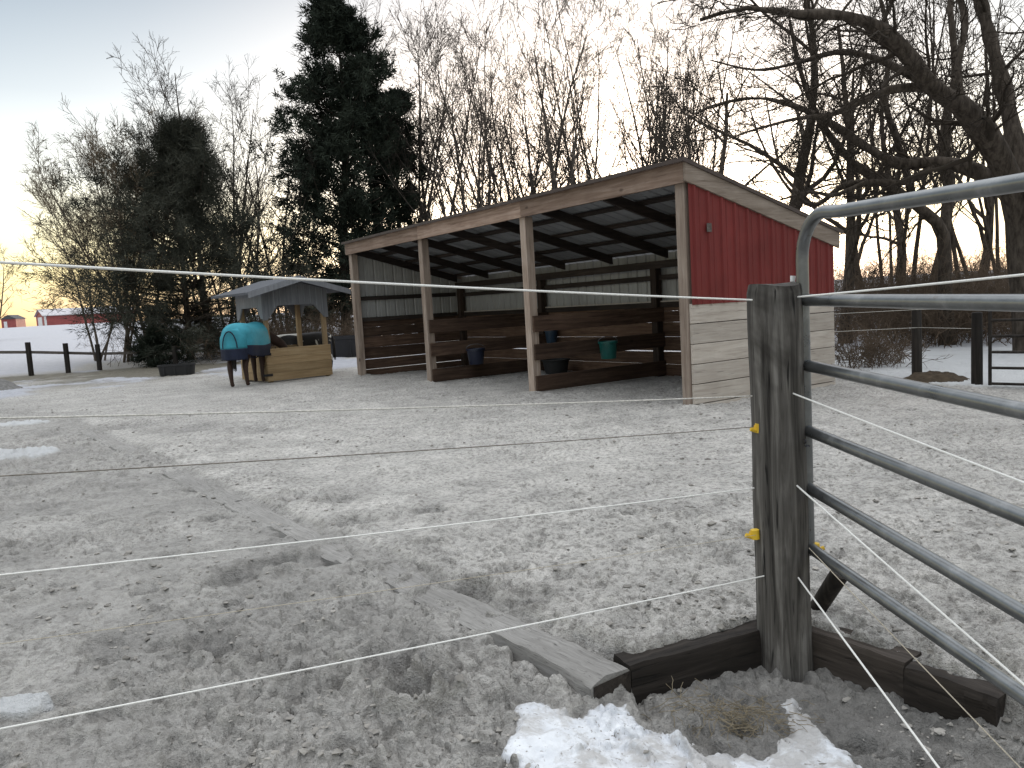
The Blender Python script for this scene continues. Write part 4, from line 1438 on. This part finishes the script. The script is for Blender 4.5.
def horse(label, loc, rz, s, mat, head_low=True, stance=(.0, 0, 0, 0), blanket=True, turn=0.0):
    """x = forward; stands on z = 0; about 1.4 m at the withers before scaling"""
    t = thing('horse', label, 'horse', loc, rz)
    t.scale = (s, s, s)
    V = []; E = []; R = []
    def v(p, r, to=None):
        V.append(p); R.append(r)
        if to is not None: E.append((to, len(V) - 1))
        return len(V) - 1
    root = v((-.30, 0, 1.07), (.25, .27))
    rump = v((-.58, 0, 1.10), (.20, .22), root)
    v((-.74, 0, 1.08), (.11, .14), rump)
    belly = v((.02, 0, 1.03), (.25, .28), root)
    chest = v((.38, 0, 1.06), (.22, .29), belly)
    fore = v((.60, 0, 1.08), (.17, .23), chest)
    if head_low == 'level':
        n1 = v((.83, 0, 1.12), (.12, .19), fore); n2 = v((1.03, 0, 1.12), (.09, .14), n1); n3 = v((1.18, 0, 1.12), (.08, .12), n2)
        h1 = v((1.27, 0, 1.08), (.085, .11), n3); h2 = v((1.40, 0, .95), (.065, .08), h1); h3 = v((1.48, 0, .82), (.05, .055), h2); v((1.50, 0, .77), (.045, .045), h3)
    elif head_low:
        n1 = v((.83, 0, 1.10), (.12, .19), fore); n2 = v((1.05, 0, 1.0), (.09, .14), n1); n3 = v((1.22, 0, .90), (.08, .12), n2)
        h1 = v((1.31, 0, .82), (.085, .11), n3); h2 = v((1.40, 0, .66), (.065, .08), h1); h3 = v((1.45, 0, .50), (.05, .055), h2); v((1.46, 0, .44), (.045, .045), h3)
    else:
        n1 = v((.80, 0, 1.22), (.12, .19), fore); n2 = v((.98, 0, 1.36), (.09, .14), n1); n3 = v((1.10, 0, 1.46), (.08, .12), n2)
        h1 = v((1.20, 0, 1.45), (.085, .11), n3); h2 = v((1.34, 0, 1.33), (.065, .08), h1); v((1.44, 0, 1.22), (.05, .055), h2)
    for sy, k in ((.13, 0), (-.13, 1)):
        dx = stance[k]
        a = v((-.50, sy, .93), (.13, .17), root); b = v((-.44 + dx * .4, sy, .72), (.10, .125), a)
        c = v((-.62 + dx * .9, sy, .48), (.066, .074), b); d = v((-.60 + dx, sy, .25), (.048, .048), c)
        e = v((-.58 + dx, sy, .10), (.042, .042), d); v((-.54 + dx, sy, .035), (.055, .05), e)
    for sy, k in ((.12, 2), (-.12, 3)):
        dx = stance[k]
        a = v((.46, sy, .85), (.10, .13), chest); b = v((.46 + dx * .4, sy, .66), (.075, .085), a)
        c = v((.46 + dx * .8, sy, .44), (.06, .062), b); d = v((.46 + dx, sy, .24), (.045, .045), c)
        e = v((.47 + dx, sy, .10), (.042, .042), d); v((.51 + dx, sy, .035), (.055, .05), e)
    skin_body('body', V, E, R, mat, t)
    # ears, eyes
    if turn:
        for i_, p_ in enumerate(V):
            if p_[0] > .75: V[i_] = (.75 + (p_[0] - .75) * math.cos(turn * min(1, (p_[0] - .75) * 3)), p_[1] + (p_[0] - .75) * math.sin(turn * min(1, (p_[0] - .75) * 3)), p_[2])
        me_ = [c_ for c_ in t.children if c_.name.startswith('body')][0].data
        for i_, p_ in enumerate(V): me_.vertices[i_].co = p_
    hx, hz = (1.27, 1.19) if head_low == 'level' else (1.30, .93) if head_low else (1.17, 1.56)
    for sy in (.055, -.055):
        MB().tube([(hx - .06, sy, hz - .03), (hx - .05, sy * 1.15, hz + .05), (hx - .03, sy * 1.1, hz + .12)], [.03, .028, .006], 8).build('ear', mat, t, True)
        ex, ez = (1.36, 1.02) if head_low == 'level' else (1.375, .76) if head_low else (1.27, 1.45)
        MB().lathe([(.002, -.018), (.015, -.008), (.015, .008), (.002, .018)], 10, (ex, sy * 1.25, ez)).build('eye', M['blackpl'], t, True)
    # tail
    b = MB()
    rr = random.Random(4)
    for k in range(16):
        oy = rr.uniform(-.045, .045)
        b.tube([(-.74, oy * .4, 1.16), (-.78 + rr.uniform(-.02, .02), oy, 1.03), (-.78 + rr.uniform(-.03, .02), oy * 1.3, .72), (-.78 + rr.uniform(-.03, .03), oy * 1.2, .42 + rr.uniform(-.06, .06))], [.02, .025, .02, .004], 6)
    b.build('tail', M['hair_black'], t, True)
    # mane
    b = MB()
    for k in range(14):
        f = k / 13
        if head_low: p = np.array((.68 + .58 * f, 0, 1.27 - .26 * f))
        else: p = np.array((.68 + .45 * f, 0, 1.34 + .26 * f))
        b.tube([p, p + np.array((.0, -.08, -.02)), p + np.array((.01, -.115, -.15))], [.022, .02, .004], 6)
    b.build('mane', M['hair_black'], t, True)
    if blanket:
        # cross sections along the back: (x, z of top, half width, drop)
        secs = [(-.80, 1.22, .12, .40), (-.77, 1.31, .22, .52), (-.66, 1.385, .275, .68), (-.50, 1.395, .30, .72), (-.25, 1.38, .315, .72), (.0, 1.365, .315, .72), (.25, 1.375, .305, .74), (.45, 1.40, .285, .74), (.60, 1.385, .25, .70), (.70, 1.34, .21, .62)]
        def panel(f0, f1, n, off, nm, mat_, par):
            vs = []; fs = []
            for x, zt_, w, dr in secs:
                for j in range(n + 1):
                    u = f0 + (f1 - f0) * j / n         # -1 .. 1 around from one hem to the other
                    a = abs(u); sg = 1 if u >= 0 else -1
                    if a < .5:
                        th = a / .5 * math.pi / 2
                        y = (w + off) * math.sin(th); z = zt_ + off - .25 * (1 - math.cos(th)) + .008 * math.sin(x * 19 + u * 9)
                    else:
                        y = w + off + .02 * math.sin((a - .5) * 6) + .018 * math.sin(x * 13 + a * 3) * min(1, (a - .5) * 4) + .010 * math.sin(x * 31 + sg); z = zt_ - .25 - (a - .5) / .5 * (dr - .25) 
                    vs.append((x, sg * y, z))
            m_ = n + 1
            fs = [(i * m_ + j, i * m_ + j + 1, (i + 1) * m_ + j + 1, (i + 1) * m_ + j) for i in range(len(secs) - 1) for j in range(n)]
            o = MB().add(vs, fs).build(nm, mat_, par, True)
            solid(o, .014)
            sb = o.modifiers.new('sub', 'SUBSURF'); sb.levels = 1; sb.render_levels = 2
            return o
        bl = panel(-.76, .76, 22, .018, 'blanket', M['teal'], t)
        for sg in (1, -1):
            panel(sg * .74, sg * 1.0, 6, .022, 'lower_panel', M['navy'], bl)
        # rump drape closing the back, tail cover with dark piping
        def drape(z0, z1, nm, mat_, xo):
            vs = []; fs = []
            rows = 8; cols = 10
            for i in range(rows + 1):
                z = z0 + (z1 - z0) * i / rows
                w = .13 + .165 * min(1, (1.31 - z) / .2) ** .6
                for j in range(cols + 1):
                    yy = (j / cols * 2 - 1)
                    x = -.845 + .16 * abs(yy) ** 2.4 - .03 * min(1, (1.3 - z) / .3) + xo + .014 * math.sin(yy * 8 + z * 3) * min(1, (1.3 - z) * 3)
                    vs.append((x, yy * w, z))
            c = cols + 1
            fs = [(i * c + j, i * c + j + 1, (i + 1) * c + j + 1, (i + 1) * c + j) for i in range(rows) for j in range(cols)]
            o = MB().add(vs, fs).build(nm, mat_, bl, True); solid(o, .014)
        drape(1.29, .86, 'tail_flap', M['teal'], 0)
        drape(.865, .62, 'rear_panel', M['navy'], -.004)
        pts = [(-.90, .16 * math.cos(a), .88 + .36 * math.sin(a)) for a in np.linspace(0, math.pi, 15)]
        MB().tube(pts, .014, 6).build('piping', M['navy'], bl, True)
        for x_ in (-.18, .22):
            pts = [(x_, sg_ * .325, z_) for sg_, z_ in ((1, .80), (1, .68))] + [(x_ + .03, .24, .62), (x_ + .05, 0, .66), (x_ + .03, -.24, .62)] + [(x_, -.325, .68), (x_, -.325, .80)]
            MB().tube(pts, .014, 6).build('strap', M['navy'], bl, True)
    return t


hp = at(240, 388)
HD = math.radians(84)
hl = hp[:2] + .55 * np.array([math.cos(HD), math.sin(HD)])
horse('bay horse in a teal and navy blanket, seen from behind beside the hay feeder', (hl[0], hl[1], gz(hl[0], hl[1])), HD, .92, M['hide_brown'], True, (-.10, .10, .05, -.08), True, -.6)
pp = atd(309, 350, 19.0)
horse('small black and white pony behind the hay feeder with its head over the box', (pp[0], pp[1], 0), math.radians(190), .75, M['pinto'], 'level', (.05, -.05, .04, -.06), False)

# ------------------------------------------------------------------ troughs, mounds
def trough(name, label, loc, rz, L, W, H, mat, cat):
    t = thing(name, label, cat, loc, rz)
    def ring(l, w, z, r):
        pts = []
        for cx, cy, a0 in ((l / 2 - r, w / 2 - r, 0), (-l / 2 + r, w / 2 - r, 90), (-l / 2 + r, -w / 2 + r, 180), (l / 2 - r, -w / 2 + r, 270)):
            for k in range(5):
                a = math.radians(a0 + k * 22.5)
                pts.append((cx + r * math.cos(a), cy + r * math.sin(a), z))
        return pts
    rs = [ring(L * .92, W * .88, -.02, .12), ring(L, W, H * .85, .14), ring(L * 1.03, W * 1.05, H * .86, .14), ring(L * 1.03, W * 1.05, H, .14), ring(L * .97, W * .94, H, .13), ring(L * .90, W * .84, .06, .11)]
    vs = [p for r in rs for p in r]; n = 20
    fs = [(i * n + j, i * n + (j + 1) % n, (i + 1) * n + (j + 1) % n, (i + 1) * n + j) for i in range(5) for j in range(n)]
    fs.append(tuple(range(n))[::-1]); fs.append(tuple(5 * n + j for j in range(n)))
    MB().add(vs, fs).build('basin', mat, t, True)
    for k in (-1, 0, 1):
        MB().box(k * L * .3 - .02, k * L * .3 + .02, -W * .5 - .012, -W * .46, .02, H * .84).build('rib', mat, t)
    return t


p = at(174.5, 376)
trough('trough', 'low black rubber trough lying on the snowy ground left of the teal horse', (p[0], p[1] + .2, gz(p[0], p[1])), .06, .92, .4, .30, M['rubber'], 'trough')
p = atd(352, 350, 25.5)
trough('stock_tank', 'dark plastic water tank standing in snow between hay feeder and shed', (p[0], p[1], gz(p[0], p[1])), .1, 1.9, .9, .68, M['blackpl'], 'water tank')


def mound(name, label, loc, rx, ry, h, mat, seed, cat):
    n, k = 26, 56
    rg_ = np.linspace(0, 1.1, n); A = np.linspace(0, 2 * math.pi, k, endpoint=False)
    Rr, Aa = np.meshgrid(rg_, A, indexing='ij')
    x = (Rr * np.cos(Aa) * rx).ravel(); y = (Rr * np.sin(Aa) * ry).ravel(); q = Rr.ravel() * (1 + .3 * (fbm(x + seed, y, .5, 2, seed) - .5))
    z = h * (1 - sstep(0, 1, q)) * (.8 + .5 * (fbm(x + seed, y, .3, 4, seed + 3) - .5)) + (fbm(x, y + seed, .09, 3, seed + 9) - .5) * .07 * (1 - sstep(.7, 1.1, q)) - .03 * sstep(.9, 1.1, q)
    f = np.array([(i * k + j, i * k + (j + 1) % k, (i + 1) * k + (j + 1) % k, (i + 1) * k + j) for i in range(n - 1) for j in range(k)])
    o = mesh_np(name, np.stack([x, y, z], 1), f, mat)
    o.location = loc
    tag(o, label, cat)


p = at(944, 384)
mound('soil_mound', 'low dark brown mound of soil between the two black fence posts', (p[0], p[1] + .25, gz(p[0], p[1] + .25)), .62, .45, .2, M['soilmound'], 31, 'mound')
p = at(-6, 392)
mound('gravel_pile', 'small grey gravel pile at the left edge of the photo', (p[0], p[1], gz(p[0], p[1])), .75, .6, .42, M['gravel'], 37, 'gravel pile')

# ------------------------------------------------------------------ fences
def wire_fence():
    t = thing('wire_fence', 'dark wooden posts with two thin wires running from the shed corner into the snow', 'fence', (0, 0, 0))
    pts = []
    for px, pb, pt_ in ((917, 381, 308), (977, 386, 312)):
        g = at(px, pb)
        g[2] = gz(g[0], g[1])
        z = atd(px, pt_, g[1])[2]
        dx = -(.02)
        MB().lathe([(.066, -.3), (.064, .5), (.06, z - g[2] - .01), (.045, z - g[2])], 16, (g[0], g[1], g[2])).build('post', M['fencepost'], t, True)
        pts.append((g[0], g[1]))
    c = shed_pt(SL, SD, 0)
    for z in (.96, .72):
        MB().tube([(c[0], c[1], z), (pts[0][0], pts[0][1] - .06, z), (pts[1][0], pts[1][1] - .06, z - .01)], .0030, 6).build('wire', M['rope_dirty'], t, True)


wire_fence()


def dark_gate():
    a = at(990, 388); b_ = at(1120, 392)
    d = b_ - a; L = np.linalg.norm(d[:2])
    t = thing('pipe_gate', 'small dark pipe gate standing in snow at the far right behind the mound', 'gate', (a[0], a[1], gz(a[0], a[1])), math.atan2(d[1], d[0]))
    r = .02
    for x in (0, L / 2, L):
        MB().tube([(x, 0, .04), (x, 0, 1.0)], r, 10).build('stile', M['fencepost'], t, True)
    for z in (.06, .25, .44, .63, .82, .99):
        MB().tube([(0, 0, z), (L, 0, z)], r * .85, 10).build('rail', M['fencepost'], t, True)
    MB().lathe([(.06, -.3), (.06, 1.15), (.05, 1.18)], 14, (L + .12, 0, 0)).build('hinge_post', M['fencepost'], t, True)


dark_gate()


def field_fence():
    t = thing('field_fence', 'black wooden post fence with a single rail along the snowy field on the left', 'fence', (0, 0, 0))
    tops = []
    for px, pb, pt_ in ((-8, 379, 342), (31.5, 376, 342), (68.5, 373, 343), (100, 370.5, 344), (150, 367, 345), (176, 366, 346)):
        g = at(px, pb); g[2] = gz(g[0], g[1])
        z = atd(px, pt_, g[1])[2]
        MB().box(g[0] - .06, g[0] + .06, g[1] - .06, g[1] + .06, g[2] - .3, z).build('post', M['fencepost'], t, bevel=.01)
        tops.append((g[0], g[1], z - .32 if px < 120 else z - .25))
    for i in range(len(tops) - 1):
        MB().beam(np.array(tops[i]) + (0, .085, 0), np.array(tops[i + 1]) + (0, .085, 0), .03, .09).build('rail', M['rail'], t)


field_fence()


# ------------------------------------------------------------------ far barn and house
def barn():
    Y = 200
    a = atd(45, 327, Y); b_ = atd(135, 322, Y + 14)
    d = b_ - a; L = np.linalg.norm(d[:2]); rz = math.atan2(d[1], d[0])
    z0 = gz(a[0], a[1]) - .3
    zb = min(a[2], b_[2])
    t = thing('red_barn', 'long low red barn with pale metal roof across the snowy field', 'barn', (a[0], a[1], zb - .2), rz)
    Wd = 9; h = 3.1; hr = 4.6
    MB().box(0, L, 0, .15, -1.5, h).box(0, L, Wd - .15, Wd, -1.5, h).build('wall', M['barn_red'], t)
    for x in (0, L - .15):
        MB().prism([(.16, -1.5), (Wd - .16, -1.5), (Wd - .16, h), (Wd / 2, hr), (.16, h)], 'x', x + .01, x + .14).build('gable_wall', M['barn_red'], t)
    b = MB()
    for (y0, z0_, y1, z1_) in ((-.4, h - .2, Wd / 2, hr), (Wd + .4, h - .2, Wd / 2, hr)):
        b.prism([(y0, z0_), (y1, z1_), (y1, z1_ + .15), (y0, z0_ + .15)], 'x', -.4, L + .4)
    b.build('roof', M['barn_roof'], t)
    MB().box(-.06, .0, Wd * .25, Wd * .75, -1, 2.7).build('door', M['barn_white'], t)
    MB().box(.0, .5, -.05, -.005, -1, h - .25).build('corner_trim', M['barn_white'], t)
    return t


barn()


def house():
    Y = 210
    a = atd(2, 328, Y)
    t = thing('house', 'small dark red farm building at the far left edge of the field', 'house', (a[0], a[1], a[2]), .1)
    MB().box(0, 3.6, 0, 5, -1.5, 2.2).build('wall', M['barn_red'], t)
    MB().prism([(-.3, 2.203), (3.9, 2.203), (1.8, 3.3)], 'y', -.3, 5.3).build('roof', M['shingle'], t)
    MB().box(.6, 1.4, -.04, -.002, 0, 1.6).build('door', M['barn_white'], t)


house()

# ------------------------------------------------------------------ loose stuff on the ground
def straw():
    rng = np.random.default_rng(14)
    c = at(735, 716, -.14)
    n = 240
    x = c[0] + rng.normal(size=n) * .11; y = c[1] + rng.normal(size=n) * .055
    z, _ = height(x, y, True)
    p = np.stack([x, y, z + .012 + rng.random(n) * .03], 1)
    P, R = walk(p, unit(rng.normal(size=(n, 3)) * np.array([1, 1, .06])), rng.uniform(.03, .11, n), np.full(n, .0014), 5, rng, .25, -.02, .7, .0009)
    v, f = tubes([(P, R, 4)])
    tag(mesh_np('straw', v, f, M['straw']), 'loose dry straw wisps on the soil before the gate post', 'straw', kind='stuff')


straw()


def clods():
    rng = np.random.default_rng(24)
    n = 3800
    px = rng.uniform(-20, 1030, n); py = 392 + 376 * rng.random(n) ** .8
    pts = np.array([at(a, b_)[:2] for a, b_ in zip(px, py)])
    cl = fbm(pts[:, 0], pts[:, 1], .9, 3, 301)
    keep = (cl + rng.random(n) * .25 > .56)
    u = (pts - SHED_O) @ SX; v_ = (pts - SHED_O) @ SY
    keep &= ~((u > -.3) & (u < SL + .3) & (v_ > -.1) & (v_ < SD + .2))
    pts = pts[keep]; n = len(pts)
    z, _ = height(pts[:, 0], pts[:, 1], True)
    s = .003 + .011 * rng.random(n) ** 3 + .0006 * np.hypot(pts[:, 0], pts[:, 1])
    base = np.array([(0, 0, 1), (.9, 0, .4), (.28, .85, .4), (-.72, .52, .4), (-.72, -.52, .4), (.28, -.85, .4), (.72, .52, -.4), (-.28, .85, -.4), (-.9, 0, -.4), (-.28, -.85, -.4), (.72, -.52, -.4), (0, 0, -1)])
    fb = np.array([(0, 1, 2), (0, 2, 3), (0, 3, 4), (0, 4, 5), (0, 5, 1), (1, 6, 2), (2, 7, 3), (3, 8, 4), (4, 9, 5), (5, 10, 1), (2, 6, 7), (3, 7, 8), (4, 8, 9), (5, 9, 10), (1, 10, 6), (11, 7, 6), (11, 8, 7), (11, 9, 8), (11, 10, 9), (11, 6, 10)])
    V = base[None] * (1 + .3 * rng.normal(size=(n, 12, 1))) * s[:, None, None] * np.stack([rng.uniform(.8, 1.7, n), rng.uniform(.7, 1.3, n), rng.uniform(.35, .7, n)], 1)[:, None]
    a = rng.uniform(0, 6.28, n); ca, sa = np.cos(a)[:, None], np.sin(a)[:, None]
    V = np.stack([V[..., 0] * ca - V[..., 1] * sa, V[..., 0] * sa + V[..., 1] * ca, V[..., 2]], -1)
    V = V + np.stack([pts[:, 0], pts[:, 1], z + s * .25], 1)[:, None]
    Fc = (fb[None] + (np.arange(n) * 12)[:, None, None]).reshape(-1, 3)
    m = plain('grey brown clod', (.25, .235, .215), .95, 0, .6, 3, .4, .1, 90)
    tag(mesh_np('clods', V.reshape(-1, 3), Fc, m, None, False), 'small loose clods scattered over the trodden sandy ground', 'clods', kind='stuff')


clods()

# ------------------------------------------------------------------ sky and light
SUN_EL = math.radians(3.0); SUN_AZ = math.radians(8.0)       # azimuth clockwise from +y
w = bpy.data.worlds.new('World'); scene.world = w; w.use_nodes = True
nt = w.node_tree
bg = nt.nodes['Background']
sky = nt.nodes.new('ShaderNodeTexSky'); sky.sky_type = 'NISHITA'
sky.sun_disc = False; sky.sun_elevation = SUN_EL; sky.sun_rotation = SUN_AZ
sky.air_density = 1.0; sky.dust_density = 2.0; sky.ozone_density = 1.0; sky.altitude = 200
# glow added over the sunset sky, its unseen zenith brightened to light the ground
hs = nt.nodes.new('ShaderNodeHueSaturation'); hs.inputs['Saturation'].default_value = .48
nt.links.new(sky.outputs[0], hs.inputs['Color'])
nt.links.new(hs.outputs[0], bg.inputs[0])
bg.inputs[1].default_value = 0.105
tcw = nt.nodes.new('ShaderNodeTexCoord'); sx = nt.nodes.new('ShaderNodeSeparateXYZ')
nt.links.new(tcw.outputs['Generated'], sx.inputs[0])
cl = ramp(nt, sx.outputs[2], [(0.0, (.20, .115, .012)), (.03, (.215, .145, .012)), (.065, (.25, .205, .03)), (.11, (.28, .262, .13)), (.17, (.23, .25, .25)), (.25, (.09, .115, .145)), (.35, (.015, .04, .075)), (.50, (.22, .245, .28)), (.63, (.62, .645, .67)), (1.0, (.74, .75, .76))])
# the sky away from the sunset is duller low down
az = ramp(nt, math_n(nt, 'ADD', math_n(nt, 'MULTIPLY', sx.outputs[1], .5), .5), [(.30, (.55, .56, .60)), (.70, (1, 1, 1))])
el = ramp(nt, sx.outputs[2], [(.45, (0, 0, 0)), (.75, (1, 1, 1))])
cl = mix(nt, 1.0, cl, mix(nt, el, az, (1, 1, 1)), 'MULTIPLY')
bg2 = nt.nodes.new('ShaderNodeBackground'); nt.links.new(cl, bg2.inputs[0]); bg2.inputs[1].default_value = 1.0
ad = nt.nodes.new('ShaderNodeAddShader')
nt.links.new(bg.outputs[0], ad.inputs[0]); nt.links.new(bg2.outputs[0], ad.inputs[1])
nt.links.new(ad.outputs[0], nt.nodes['World Output'].inputs['Surface'])
sd = bpy.data.lights.new('sun', 'SUN'); sd.energy = .35; sd.angle = math.radians(12); sd.color = (1, .8, .58)
so = bpy.data.objects.new('sun', sd); COL.objects.link(so)
dv = Vector((math.sin(SUN_AZ) * math.cos(SUN_EL), math.cos(SUN_AZ) * math.cos(SUN_EL), math.sin(SUN_EL)))
so.rotation_euler = (-dv).to_track_quat('-Z', 'Y').to_euler()

vs_ = scene.view_settings
vs_.view_transform = 'Standard'; vs_.look = 'None'; vs_.gamma = 1.0; vs_.use_curve_mapping = False
vs_.exposure = 1.38
scene.render.engine = 'CYCLES'
scene.cycles.use_denoising = True
scene.cycles.max_bounces = 6
